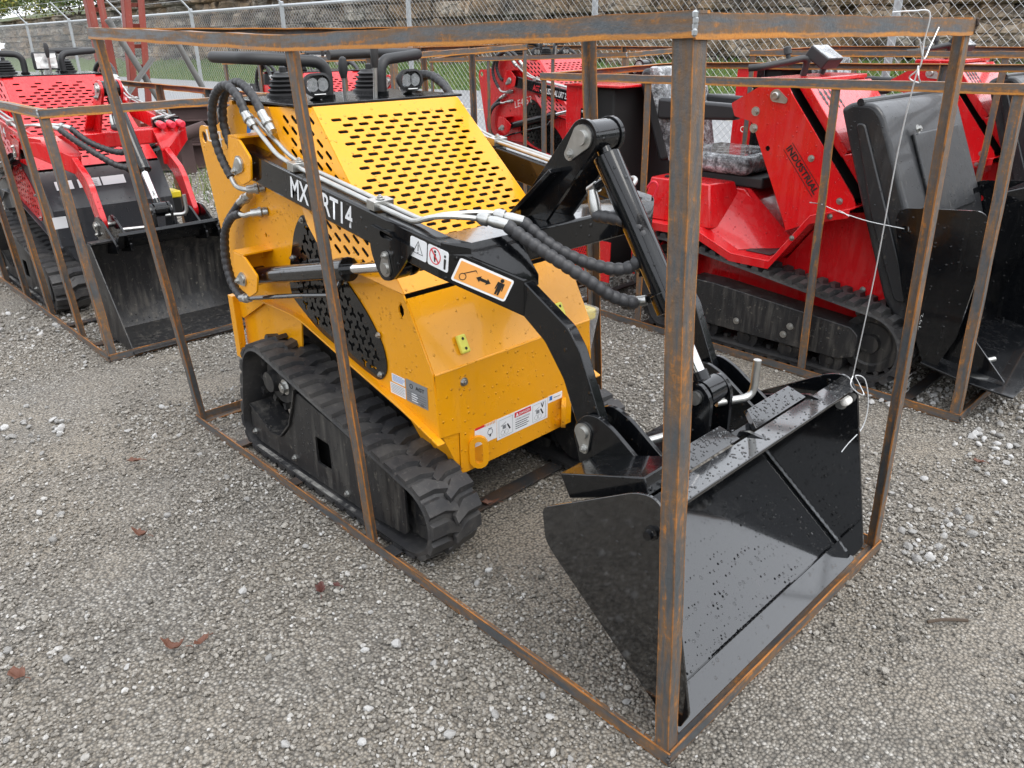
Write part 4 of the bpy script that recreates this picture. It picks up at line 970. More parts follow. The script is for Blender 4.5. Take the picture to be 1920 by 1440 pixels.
        for st in ([(-2.345, 1.245), (-2.34, 1.205), (-2.312, 1.205)], [(-2.25, 1.245), (-2.262, 1.215), (-2.225, 1.218)], [(-2.237, 1.245), (-2.24, 1.19)], [(-2.15, 1.265), (-2.175, 1.262), (-2.175, 1.24), (-2.15, 1.235), (-2.155, 1.21), (-2.18, 1.208)]):
            MB().tube([(x, .1735, z) for x, z in st], .0035, 5).build('chalk_mark', M['chalk'], t)
    if opt.get('chalk'):
        text('chalk_mark', opt['chalk'], M['chalk'], t, (-1.92, .1735, .93), (1, 0, .28), (-.28, 0, 1), .06, .23, bold=-.01, shear=.2)
    if opt.get('ysticker'):
        dn = Vector((1, 0, -.128)).normalized(); un_ = Vector((.128, 0, 1)).normalized()
        plate('warning_sticker', rect(0, 0, .22, .055, .004), [], (-1.02, .0788, 1.030), dn, un_, .0008, M['white'], t, 0)
        for q in (.004, .158): plate('sticker_field', rect(q, .004, q+.058, .051, .003), [], (-1.02, .0782, 1.030), dn, un_, .0008, M['inkyellow'], t, 0)
        plate('pictogram', [(.170, .010), (.204, .010), (.187, .042)], [[(.177, .014), (.197, .014), (.187, .034)]], (-1.02, .0776, 1.030), dn, un_, .0006, M['ink'], t, 0)
    if opt.get('caps'):
        cb_ = MB().box((-.90, .80, 1.076), (-.87, .97, 1.13)).build('coupler_block', M['black'], t, bevel=.003)
        for k, y in enumerate((.82, .88, .94)):
            MB().lathe((-.87, y, 1.105), (1, 0, -.15), [(0, .014), (.03, .014), (.032, .018), (.05, .018)], 14).build('quick_coupler', M['zinc'], cb_)
            cp = MB().lathe((-.822, y, 1.098), (1, 0, -.15), [(0, .021), (.05, .022), (.056, .016)], 16).build('dust_cap', M['rplastic'], cb_)
    if opt.get('nose_strip'):
        dd = Vector((-.118, 0, .216)).normalized()
        for y0_, w_ in ((.24, .10), (.37, .13), (.51, .14)): plate('nose_label', rect(0, 0, w_, .055, .002), [], (-1.092, y0_, .735), (0, 1, 0), dd, .001, M['white'], t, 0)
        for k in range(4): plate('lettering', rect(0, 0, .09, .004), [], (-1.0893+.0008-.0040*k, .39, .7400+.0095*k), (0, 1, 0), dd, .001, M['inkgrey'], t, 0)
        plate('side_label', rect(0, 0, .10, .07, .003), [], (-1.0325, .14, .52), (0, 1, 0), (0, 0, 1), .001, M['white'], t, 0)
    t.location = loc
    if opt.get('rot'): t.rotation_euler.z = opt['rot']
    if opt.get('scale'): t.scale = (opt['scale'],)*3
    return t

loader('mini_loader', 'yellow tracked mini loader with black arms and bucket in the foreground crate', (-1.6, LC, 0), 'yellow', 'black', 'yellow',
       [('MX', -1.595, 1.103, .066, .105, 'white'), ('RT14', -1.415, 1.077, .066, .156, 'white')], {'group': 'stand-on tracked loaders'})

# ------------------------------------------------------------------ the other loaders and their crates
BK2 = dict(side=[(.015, .025), (-.40, .025), (-.46, .12), (-.47, .40), (-.40, .545), (-.335, .560), (-.30, .50)], sr=[.02, .05, .06, .05, .04, .03, .04],
           floor=[(.02, .022), (-.40, .028)], back=[(-.40, .028), (-.455, .13), (-.450, .40), (-.36, .535)], lip=[(-.385, .548), (-.315, .552)])
loader('mini_loader', 'red tracked loader with dark nose, letters YSRT14 on its arm, left crate', (-1.6-3.52, .505, 0), 'red', 'red', 'graphite',
       [('YSRT14', -1.60, 1.100, .056, .36, 'white')], {'group': 'stand-on tracked loaders', 'side': 'graphite', 'redvent': True, 'one_lamp': True, 'bucket': BK2, 'by': (.135, .945), 'decals': False, 'film': False, 'vnotch': True, 'nose_strip': True, 'scale': .985, 'caps': True})
loader('mini_loader', 'red loader behind the yellow one, only its hood and hoses showing', (-5.2, 2.57, 0), 'red', 'red', 'graphite',
       [('YSRT14', -1.60, 1.100, .056, .36, 'white')], {'group': 'stand-on tracked loaders', 'side': 'graphite', 'redvent': True, 'one_lamp': True, 'bucket': BK2, 'by': (.135, .945), 'decals': False, 'film': False, 'vnotch': True, 'nose_strip': True, 'scale': .95})
loader('mini_loader', 'red loader with black arms lettered LRT 23 near the fence', (-4.54, 4.67, 0), 'red', 'black', 'red',
       [('AGT', -1.60, 1.105, .050, .085, 'inkred'), ('-INDUSTRIAL LRT 23', -1.51, 1.092, .050, .33, 'white')], {'group': 'stand-on tracked loaders', 'bucket': BK2, 'by': (.135, .945), 'decals': False, 'film': False, 'chalk': 'LE4-52', 'ysticker': True})

cage('low rusty crate at the left round the red YSRT14 loader', (-3.52, -.02, 0), (-6.0, -.02, 0), (-3.52, 1.13, 0), (-6.0, 1.13, 0),
     (-3.56, -.07, 1.262), (-6.02, -.06, 1.262), (-3.53, 1.10, 1.278), (-6.02, 1.10, 1.27), mids=(.20, .42, .62, .82), far_mids=(.3, .6), straps=((.12, .05), (.3, .05), (.6, .05), (.85, .05)), w=.039)
OFF[0] = V(0, 0, 0)
cage('rusty crate behind the yellow loader, round the hidden red loader', (-3.72, 2.08, 0), (-6.15, 2.08, 0), (-3.70, 3.30, 0), (-6.10, 3.30, 0),
     (-3.754, 2.10, 1.455), (-6.17, 2.10, 1.378), (-3.709, 3.30, 1.501), (-6.15, 3.30, 1.44), mids=(.25, .5, .75))
cage('rusty crate near the fence round the LRT 23 loader', (-3.36, 4.05, 0), (-5.80, 4.05, 0), (-3.40, 5.25, 0), (-5.85, 5.25, 0),
     (-3.379, 4.05, 1.434), (-5.80, 4.05, 1.352), (-3.60, 5.25, 1.455), (-5.85, 5.25, 1.46), mids=(.33, .66))
cage('rusty crate at the right round the nearer red dumper', (-.14, 2.37, 0), (-2.68, 2.37, 0), (-.14, 3.62, 0), (-2.68, 3.62, 0),
     (-.19, 2.35, 1.392), (-2.68, 2.35, 1.363), (-.19, 3.6, 1.425), (-2.62, 3.6, 1.392), mids=(.30, .70), far_mids=(.3,), straps=((.1, .05), (.28, .08), (.5, .05), (.68, .08), (.9, .05)), w=.039)
cage('rusty crate by the fence at the right round the farther red dumper', (.05, 4.25, 0), (-2.42, 4.25, 0), (.05, 5.38, 0), (-2.42, 5.38, 0),
     (.04, 4.25, 1.47), (-2.44, 4.25, 1.455), (.04, 5.38, 1.475), (-2.44, 5.38, 1.47), mids=(.35, .7))

# ------------------------------------------------------------------ tracked ride-on dumper
def dumper(label, loc, letters=True, group='red ride-on dumpers'):
    t = thing('tracked_dumper', (-1.4, 2.97, 0), label, 'dumper', group)
    c0 = 2.97; RD = M['red']; K = M['black']; my = lambda y: 2*c0-y
    for side, y0, y1 in ((-1, 2.42, 2.62), (1, my(2.62), my(2.42))):
        C = [(-1.80, .355, .185), (-.625, .205, .175), (-1.76, .135, .115)]
        tread(C, y0, y1, .064, .016, .026, (.36, .23)).build('track_belt', M['rubber'], t, 40)
        yo = y0 if side < 0 else y1; s = -side
        a, c = sorted((yo+s*.015, yo+s*.16))
        fr = MB().prism(rpoly([(-1.62, .345), (-1.45, .345), (-.70, .285), (-.66, .25), (-.66, .145), (-.74, .115), (-1.60, .115), (-1.66, .16)], .015), a, c).build('track_frame', M['black_dull'], t, bevel=.003)
        for x, z in ((-1.30, .17), (-1.03, .165), (-1.00, .215)): MB().bolt((x, yo+s*.015, z), (0, side, 0), .012, .008).build('bolt', M['zinc'], fr)
        MB().lathe((-.625, yo+s*.15, .205), (0, side, 0), [(0, .145), (.02, .145), (.022, .09), (.05, .09), (.052, .145), (.065, .145), (.067, .11), (.06, .10), (.06, .05), (.08, .045)], 30).build('idler_wheel', M['black_dull'], t)
        hub = MB().lathe((-1.80, yo+s*.13, .355), (0, side, 0), [(0, .11), (.03, .13), (.032, .09), (.07, .08), (.075, .04)], 26).build('drive_sprocket', M['black_dull'], t)
        for x in (-1.48, -1.24, -1.0, -.78): MB().lathe((x, yo+s*.15, .088), (0, side, 0), [(0, .06), (.11, .06), (.112, .02), (.12, .02)], 18).build('track_roller', M['black_dull'], t)
    # lower body
    MB().prism([(-2.15, .22), (-2.18, .56), (-1.62, .58), (-1.40, .50), (-1.16, .50), (-.98, .76), (-.72, .80), (-.58, .30), (-.62, .22)], 2.63, my(2.63)).build('lower_body', RD, t)
    prof = [(-2.06, .600), (-1.60, .608), (-1.375, .520), (-1.155, .520), (-.975, .775), (-.795, .830)]
    dk = MB().sheet(prof, 2.425, my(2.425), .006).build('fender_deck', RD, t, bevel=.002)
    for y, s in ((2.425, -1), (my(2.425), 1)):
        e = []
        for x, z in prof: e.append((x, z))
        a, c = sorted((y, y+s*.004))
        MB().prism(e+[(x, z-.035) for x, z in reversed(prof)], a, c).build('fender_skirt', RD, dk)
    # side boxes beside the seat with the buttons
    for y, s in ((2.50, 1), (my(2.50), -1)):
        bx_ = MB(); w = s*.22
        bx_.add([(-2.02, y, .61), (-1.56, y, .61), (-1.46, y+w, .61), (-2.02, y+w, .61), (-1.98, y+s*.03, .835), (-1.60, y+s*.03, .835), (-1.56, y+w, .835), (-1.98, y+w, .835)], [(0, 1, 2, 3), (4, 5, 6, 7), (0, 1, 5, 4), (1, 2, 6, 5), (2, 3, 7, 6), (3, 0, 4, 7)])
        b0 = bx_.build('side_box', RD, t, bevel=.008)
        if s > 0:
            for k, m in enumerate(('void', 'inkgreen', 'inkorange')): MB().lathe((-1.90+k*.09, y+.07, .834), (0, 0, 1), [(0, .014), (.008, .014), (.012, .010)], 14).build('button', M[m], b0)
            MB().box((-1.71, y+.024, .775), (-1.665, y+.031, .792)).build('meter_label', M['white'], b0)
            text('lettering', 'METER', M['ink'], b0, (-1.708, y+.0232, .779), (1, 0, 0), (0, 0, 1), .009, .038)
    MB().prism([(-2.0, .60), (-2.0, .80), (-1.50, .80), (-1.18, .52), (-1.40, .52)], 2.72, my(2.72)).build('seat_pedestal', RD, t, bevel=.006)
    MB().add([(-1.60, 2.51, .60), (-1.38, 2.51, .528), (-1.16, 2.75, .535), (-1.48, 2.75, .80), (-1.60, 2.72, .80)], [(0, 1, 2, 3, 4)]).build('leg_shield', RD, t)
    MB().box((-1.90, 2.76, .80), (-1.42, my(2.76), .86)).build('seat_base', M['grip'], t, bevel=.01)
    cu = MB().box((-1.99, 2.72, .86), (-1.50, my(2.72), .965)).build('seat_cushion', M['film2'], t, bevel=.04, seg=4)
    bk = MB().prism(rpoly([(-2.02, .90), (-2.09, .88), (-2.27, 1.32), (-2.25, 1.385), (-2.19, 1.385), (-2.12, 1.20)], .03), 2.75, my(2.75)).build('seat_back', M['seat'], t, bevel=.02, seg=3)
    MB().prism(rpoly([(-1.99, .90), (-2.02, .885), (-2.19, 1.30), (-2.20, 1.40), (-2.12, 1.395), (-2.06, 1.20)], .03), 2.745, my(2.745)).build('plastic_wrap', M['film2'], bk, bevel=.02, seg=3)
    for y in (2.71, my(2.71)-.07): MB().prism(rpoly([(-2.10, 1.12), (-1.60, 1.145), (-1.585, 1.20), (-1.62, 1.225), (-2.10, 1.235)], .02), y, y+.07).build('armrest', M['seat'], t, bevel=.015, seg=3)
    # engine housing behind the seat
    eg = MB().box((-2.66, 2.58, .20), (-2.31, my(2.58), 1.285)).build('engine_housing', M['void'], t, bevel=.01)
    plate('engine_panel', rect(-2.665, .74, -2.505, 1.29, .01), [], (0, 2.572, 0), (1, 0, 0), (0, 0, 1), .006, RD, t)
    plate('chalk_mark', circ(-2.57, .86, .022, 16), [circ(-2.57, .86, .017, 16)], (0, 2.5682, 0), (1, 0, 0), (0, 0, 1), .0008, M['chalk'], t, 0)
    MB().box((-2.50, 2.560, .35), (-2.44, 2.578, 1.29)).build('housing_frame', K, t, bevel=.003)
    hg = plate('hinge', rect(-2.535, 1.085, -2.465, 1.165, .004), [], (0, 2.556, 0), (1, 0, 0), (0, 0, 1), .006, K, t)
    for x in (-2.52, -2.48):
        for z in (1.103, 1.147): MB().lathe((x, 2.553, z), (0, -1, 0), [(0, .009), (.003, .008), (.005, .003)], 12).build('screw', M['zinc'], hg)
    hl = [circ(-2.55+i*.017+(j % 2)*.0085, .31+j*.0145, .006, 6) for i in range(12) for j in range(6)]
    plate('rear_guard', [(-2.67, .20), (-2.66, .42), (-2.22, .42), (-2.22, .17), (-2.60, .17)], hl, (0, 2.50, 0), (1, 0, 0), (0, 0, 1), .005, RD, t)
    MB().bolt((-2.40, 2.497, .225), (0, -1, 0), .014, .008).build('bolt', M['zinc'], t)
    MB().box((-2.67, 2.55, 1.285), (-2.25, my(2.55), 1.30)).build('housing_lid', RD, t, bevel=.004)
    for s in (0, 1):
        q = MB(); y = 2.57+.02*s; MB().tube(smooth_path([(-2.35, 2.60, .60), (-2.34, 2.56, .78), (-2.25, 2.54, .83), (-2.22, 2.53, .72), (-2.24, 2.56, .56)], 8), .012, 10).build('cable_loop', M['grip'], t) if s == 0 else None
    cap = MB().lathe((-2.03, 2.52, .69), (.5, -.6, -.2), [(0, .016), (.02, .018), (.022, .024), (.045, .024), (.048, .016), (.07, .015)], 14).build('hose_cap', M['rplastic'], t)
    MB().tube(smooth_path([(-2.01, 2.495, .69), (-1.98, 2.47, .75), (-1.92, 2.46, .82), (-1.89, 2.47, .80), (-1.93, 2.48, .72), (-2.0, 2.49, .68)], 8), .006, 8).build('cap_strap', M['rplastic'], cap)
    # control tower
    tw = [(-1.53, 1.245), (-1.375, 1.335), (-1.335, 1.362), (-1.25, 1.362), (-1.21, 1.30), (-.835, .860), (-.815, .815), (-1.15, .66), (-1.165, .70), (-1.405, 1.165), (-1.505, 1.185)]
    tr = [.01, .02, .02, .02, .03, .02, .02, .005, .02, .01, .01]
    for y, s in ((2.55, -1), (my(2.55), 1)):
        tp = plate('tower_side', rpoly(tw, tr), [circ(-1.302, 1.045, .013), circ(-1.12, .99, .006, 8)], (0, y, 0), (1, 0, 0), (0, 0, 1), .008, RD, t, bevel=.001)
        for x, z, r in ((-1.39, 1.215, .015), (-1.39, 1.135, .015), (-1.07, 1.02, .011), (-.90, .84, .011)): MB().bolt((x, y+s*.004, z), (0, s, 0), r, .008).build('bolt', M['zinc'], tp)
        lp = MB(); lug_plate(lp, (-1.29, 1.292), .030, .050, R(-22), *sorted((y+s*.004, y+s*.010))); lp.build('keeper_plate', M['zinc'], tp)
        MB().lathe((-1.29, y+s*.010, 1.292), (0, s, 0), [(0, .018), (.01, .018), (.014, .014)], 16).build('pivot_pin', M['zinc'], tp)
    MB().prism([(-1.50, 1.19), (-1.375, 1.32), (-1.26, 1.345), (-1.22, 1.25), (-.87, .84), (-1.16, .68), (-1.40, 1.16)], 2.57, my(2.57)).build('tower_core', M['void'], t)
    for k, (x0, z0, x1, z1, dx) in enumerate(((-1.225, 1.335, -.985, 1.055, .055), (-.965, 1.04, -.775, .815, .06))):
        MB().prism([(x0, z0), (x0+dx, z0+.010), (x1+dx, z1), (x1+dx*.5, z1-.03), (x1, z1)], 2.62, my(2.62)).build('tower_cover', RD, t, bevel=.005)
    MB().box((-1.42, 2.60, 1.345), (-1.20, my(2.60), 1.368)).build('tower_top', RD, t, bevel=.006)
    if not letters:
        text('lettering', 'SD', M['white'], t, (-1.075, c0-.10, 1.145), (0, 1, 0), (-.65, 0, .76), .10, .16, .004, bold=.02)
    if letters:
        u = Vector((.66, 0, -.76)).normalized(); v = Vector((.76, 0, .66)).normalized(); o = Vector((-1.205, 2.5445, 1.052))
        text('lettering', 'INDUSTRIAL', M['ink'], t, tuple(o), u, v, .034, .265, bold=.03)
        for k in (-.012, .041): plate('lettering', rect(-.004, k, .270, k+.003), [], tuple(o), u, v, .0006, M['ink'], t, 0)
    for y, s in ((2.425, -1),):
        for x, z in ((-1.98, .585), (-1.70, .588), (-1.05, .66), (-.88, .79)): MB().bolt((x, y-.004, z), (0, -1, 0), .009, .006).build('bolt', M['zinc'], dk)
    for z in (.30, .42): MB().bolt((-.75, 2.629, z), (0, -1, 0), .010, .006).build('bolt', M['zinc'], t)
    MB().box((-1.34, 2.52, .5275), (-1.20, 2.66, .5325)).build('foot_pedal', M['black_dull'], t, bevel=.002)
    # handlebar and display
    for s in (-1, 1):
        yy = lambda q: c0+s*q
        hb = MB().tube(round_path([(-1.33, yy(.10), 1.37), (-1.31, yy(.11), 1.455), (-1.42, yy(.37), 1.415), (-1.47, yy(.40), 1.410)], .04, 5), .0165, 12).build('handlebar', M['grip'], t)
        MB().lathe((-1.36, yy(.21), 1.44), (-.3, 0, 1), [(0, .012), (.03, .012), (.032, .020), (.065, .018), (.07, .008)], 14).build('control_knob', M['grip'], hb)
    dp = MB().obox((-1.28, c0, 1.455), Vector((.050, 0, -.032)), (0, .085, 0), Vector((.016, 0, .025))).build('display_box', M['grip'], t, bevel=.006)
    MB().obox(Vector((-1.28, c0, 1.455))+Vector((.539, 0, .842))*.0305, Vector((.046, 0, -.0294)), (0, .080, 0), Vector((.0008, 0, .0013))).build('display_cover', M['film2'], dp)
    for k in range(4):
        pts, rs = hose([(-1.20, 2.68+.05*k, 1.30), (-1.16, 2.68+.05*k, 1.31), (-1.10, 2.69+.05*k, 1.24), (-1.06, 2.70+.05*k, 1.17)], .016); MB().tube(pts, rs, 10).build('hose', M['hose'], t, 50)
    # tipped tub in front of the tower
    tb = [(-.945, 1.255), (-.90, 1.285), (-.80, 1.285), (-.755, 1.245), (-.55, .80), (-.405, .42), (-.44, .345), (-.52, .335), (-.60, .43), (-.77, .82)]
    tub = MB().prism(rpoly(tb, [.02, .02, .03, .03, .05, .04, .04, .04, .03, .03]), 2.50, my(2.50)).build('tub', M['gun'], t, bevel=.03, seg=4)
    MB().prism(rpoly([(-.86, 1.20), (-.82, 1.20), (-.56, .62), (-.50, .44), (-.55, .44), (-.72, .80)], .02), 2.487, 2.503).build('tub_recess_rib', M['gun'], tub, bevel=.006)
    d = Vector((.20, 0, -.45)).normalized(); n_ = Vector((.45, 0, .20)).normalized()
    MB().obox(Vector((-.62, c0+.05, .96))+n_*.004, d*.20, (0, .28, 0), n_*.010).build('tub_panel', M['gun'], tub, bevel=.008, seg=3)
    MB().tube([(-.86, 2.50, 1.287), (-.86, my(2.50), 1.287)], .016, 10).build('tub_rim', M['gun'], tub)
    MB().bolt(Vector((-.70, c0-.20, 1.16))+n_*.01, n_, .014, .012).build('bolt', M['zinc'], tub)
    # self-loading shovel
    sh = [(-.605, .80), (-.60, .845), (-.57, .865), (-.27, .895), (-.215, .84), (-.255, .34), (-.315, .17), (-.365, .19), (-.50, .46)]
    for y in (2.47, my(2.47)-.012): plate('shovel_side', rpoly(sh, [.02, .02, .02, .03, .03, .03, .03, .03, .05]), [circ(-.555, .775, .016)], (0, y+.006, 0), (1, 0, 0), (0, 0, 1), .012, K, t, bevel=.002)
    MB().sheet([(-.57, .84), (-.50, .48), (-.37, .20)], 2.483, my(2.483), .008).build('shovel_back', K, t)
    fl = MB().sheet([(-.37, .20), (-.18, .165), (.02, .15)], 2.45, my(2.45), -.010).build('shovel_floor', K, t, bevel=.002)
    MB().prism([(-.36, .21), (-.05, .165), (-.22, .34), (-.26, .62)], 2.56, 2.568).build('shovel_gusset', K, t)
    MB().prism([(-.36, .21), (-.05, .165), (-.22, .34), (-.26, .62)], my(2.568), my(2.56)).build('shovel_gusset', K, t)
    MB().cyl((-.20, 2.60, .20), (-.14, 2.70, .21), .012, 12).build('shovel_pin', M['zinc'], t)
    MB().prism([(-.30, .885), (-.22, .90), (.02, 1.02), (-.02, 1.04), (-.30, .93)], 2.70, my(2.70)).build('shovel_top', K, t, bevel=.004)
    pts = [(-.62, .62), (-.45, .78)]
    for y in (2.66, my(2.70)): MB().prism(rpoly([(-.90, .72), (-.86, .80), (-.56, .70), (-.54, .62), (-.60, .60)], .02), y, y+.04).build('shovel_arm', K, t)
    t.location = loc
    return t
dumper('red ride-on dumper lettered INDUSTRIAL in the right-hand crate', (-1.4, 2.97, 0))
dumper('red ride-on dumper farthest right, behind the one lettered INDUSTRIAL', (-1.36, 4.83, .04), letters=False)

# ------------------------------------------------------------------ road, verge, rock face, fence
b = NB('weathered_asphalt'); n1 = b.noise(1.2, 5); n2 = b.noise(140, 3)
c = b.mix(n1, (.155, .158, .165), (.215, .217, .222)); c = b.mix(b.ramp(n2, [(.45, 0), (.7, .6)]), c, (.30, .30, .30))
M['asphalt'] = b.out(c, .75, 0, b.bump(n2, .004, .5))
b = NB('road_paint'); M['roadpaint'] = b.out(b.mix(b.ramp(b.noise(30, 4), [(.4, 0), (.7, .7)]), (.62, .56, .38), (.22, .22, .22)), .7)
def strip(name, left, right, zf, mat, n=60):
    """ribbon between two plan polylines"""
    def at(pl, t):
        k = t*(len(pl)-1); i = min(int(k), len(pl)-2); return Vector(pl[i]).lerp(Vector(pl[i+1]), k-i)
    vs = []; fs = []
    for i in range(n+1):
        for j in range(5):
            p = at(left, i/n).lerp(at(right, i/n), j/4); vs.append((p.x, p.y, zf(p.x, p.y, j/4)))
    for i in range(n):
        for j in range(4): a = i*5+j; fs.append((a, a+5, a+6, a+1))
    OFF[0] = V(0, 0, 0); me = bpy.data.meshes.new(name); me.from_pydata(vs, [], fs)
    bm = bmesh.new(); bm.from_mesh(me); bmesh.ops.recalc_face_normals(bm, faces=bm.faces); bm.to_mesh(me); bm.free()
    o = finish(me, name, mat, None, 60); o['kind'] = 'structure'; return o
near_e = [(-150, 7.5), (-90, 7.2), (-50, 7.0), (-25, 7.0), (-10, 7.2), (5, 8.0), (25, 10)]
far_e = [(-150, 16.5), (-90, 15.4), (-45, 15.2), (-30, 15.3), (-18, 17.2), (-6, 22.5), (14, 32)]
strip('road', near_e, far_e, lambda x, y, t: slope(x, y)+.006, M['asphalt'])
mid_a = [(Vector(a).lerp(Vector(q), .455)) for a, q in zip(near_e, far_e)]; mid_b = [(Vector(a).lerp(Vector(q), .467)) for a, q in zip(near_e, far_e)]
strip('road_line', mid_a, mid_b, lambda x, y, t: slope(x, y)+.011, M['roadpaint'])
wall_e = [(-150, 21.5), (-90, 19.8), (-45, 19.2), (-30, 19.6), (-18, 21.8), (-6, 27.0), (14, 37)]
b = NB('verge_soil'); M['verge'] = b.out(b.mix(b.noise(2.5, 5), (.05, .095, .016), (.10, .13, .032)), .9, 0, b.bump(b.noise(30, 4), .03, .8))
strip('verge', far_e, wall_e, lambda x, y, t: slope(x, y)+.01+.75*t*t, M['verge'])
# grass blades on the verge
def along(pl, t):
    k = t*(len(pl)-1); i = min(int(k), len(pl)-2); return Vector(pl[i]).lerp(Vector(pl[i+1]), k-i)
b = NB('grass_blade'); oi = b.n('ShaderNodeAttribute', attribute_name='tone').outputs['Fac']
M['grass'] = b.out(b.ramp(oi, [(0, (.045, .10, .012)), (.6, (.085, .16, .022)), (1, (.19, .19, .05))]), .7)
rnd = random.Random(3); vs = []; fs = []; tone = []
for _ in range(26000):
    t = .30+.70*rnd.random(); w = rnd.random(); p = along(far_e, t).lerp(along(wall_e, t), w); z = slope(p.x, p.y)+.01+.75*w*w
    h = rnd.uniform(.08, .24); a = rnd.uniform(0, 6.28); d = Vector((math.cos(a), math.sin(a), 0))*.022; l = Vector((rnd.gauss(0, .05), rnd.gauss(0, .05), h)); o = len(vs); q = Vector((p.x, p.y, z))
    vs += [q-d, q+d, q+l]; fs.append((o, o+1, o+2)); tt = rnd.random(); tone += [tt, tt, tt]
me = bpy.data.meshes.new('verge_grass'); me.from_pydata(vs, [], fs); A = me.attributes.new('tone', 'FLOAT', 'POINT'); A.data.foreach_set('value', tone)
tag(finish(me, 'verge_grass', M['grass'], None, 0), 'short green grass on the verge between road and rock face', 'grass', None, 'stuff')
# limestone cutting: courses of blocks set forward and back
rnd = random.Random(11); vs = []; fs = []; NU, ztop = 900, 6.4
courses = [0]; 
while courses[-1] < ztop: courses.append(courses[-1]+rnd.choice((.16, .22, .3, .42, .6)))
def rock_off(u_m, ci, zz):
    r2 = random.Random(int(ci)*7919); x = -5; off = 0
    k = math.floor((u_m+ci*1.37)/(.8+.9*((ci*37) % 5)/4)); r3 = random.Random(k*131+ci*977); off = r3.uniform(-.26, .30)
    return off+r2.uniform(-.25, .15)
rows = []
for ci in range(len(courses)-1):
    z0, z1 = courses[ci], courses[ci+1]; rows += [(ci, z0+.02), (ci, z0+.05), (ci, (z0+z1)/2), (ci, z1-.05), (ci, z1-.02)]
for i in range(NU+1):
    t = .18+.80*i/NU; p = along(wall_e, t); q = along(wall_e, min(t+.002, 1)); d = (q-p).normalized() if (q-p).length > 0 else Vector((1, 0)); n_ = Vector((d.y, -d.x)); um = i*.168
    for ci, z in rows:
        ztop_l = 3.2+min(1, max(0, (p.x+62)/24))*3.2
        o = rock_off(um, ci, z)+.22*noise.noise(Vector((um*.5, z*.7, 3)))*2+.16*noise.noise(Vector((um*2.2, z*2.4, 9)))-z*.06
        e = -.07 if (z-courses[ci] < .03 or courses[ci+1]-z < .03) else 0
        zz = min(z, ztop_l+.4*noise.noise(Vector((um*.15, 0, 1)))); back = max(0, z-zz)*.2
        pos = p+n_*(o+e-back); vs.append((pos.x, pos.y, zz+slope(p.x, p.y)+.45))
m = len(rows)
for i in range(NU):
    for j in range(m-1): a = i*m+j; fs.append((a, a+m, a+m+1, a+1))
b = NB('limestone_cutting'); mp = b.map((.6, .6, 2.2)); n1 = b.noise(1.1, 7, .62, mp); n2 = b.noise(6, 6, .65); n3 = b.noise(.35, 3); st = b.noise(1.6, 5, .6, b.map((2.2, 2.2, .25)))
c = b.ramp(n1, [(.36, (.022, .018, .014)), (.44, (.10, .084, .066)), (.53, (.21, .185, .15)), (.66, (.42, .39, .335))])
c = b.mix(b.ramp(st, [(.5, 0), (.66, .75)]), c, (.085, .066, .050)); c = b.mix(b.ramp(n3, [(.42, 0), (.62, .6)]), c, (.33, .21, .105)); c = b.mix(b.ramp(n2, [(.55, 0), (.75, .5)]), c, (.06, .05, .04))
ck = b.n('ShaderNodeTexVoronoi', feature='DISTANCE_TO_EDGE', Scale=1.25); b.set(ck.inputs['Vector'], b.mix(.06, b.map((1.0, 1.0, 2.4)), b.t.nodes.new('ShaderNodeTexNoise').outputs['Color']))
c = b.mix(b.ramp(ck.outputs['Distance'], [(.0, .9), (.05, .0)]), c, (.022, .018, .014))
c = b.mix(b.ramp(b.noise(3.2, 6, .7), [(.50, 0), (.66, .75)]), c, (.075, .06, .046))
M['rock'] = b.out(c, .85, 0, b.bump(b.math('ADD', n1, n2), .12, 1.0))
OFF[0] = V(0, 0, 0); me = bpy.data.meshes.new('rock_face'); me.from_pydata(vs, [], fs)
tag(finish(me, 'rock_face', M['rock'], None, 50), 'long weathered limestone cutting beyond the road', 'rock face')
hill_e = [(Vector(p)+Vector((0, 60))) for p in wall_e]
b = NB('hill_cover'); M['hill'] = b.out(b.mix(b.noise(.6, 6), (.035, .055, .015), (.10, .105, .04)), .9, 0, b.bump(b.noise(2, 5), .4, 1.0))
strip('hill', [Vector(p)+Vector((0, .9)) for p in wall_e], hill_e, lambda x, y, t: slope(x, y)+.45+min(6.3, 3.1+min(1, max(0, (x+62)/24))*3.2)+9*t, M['hill'])

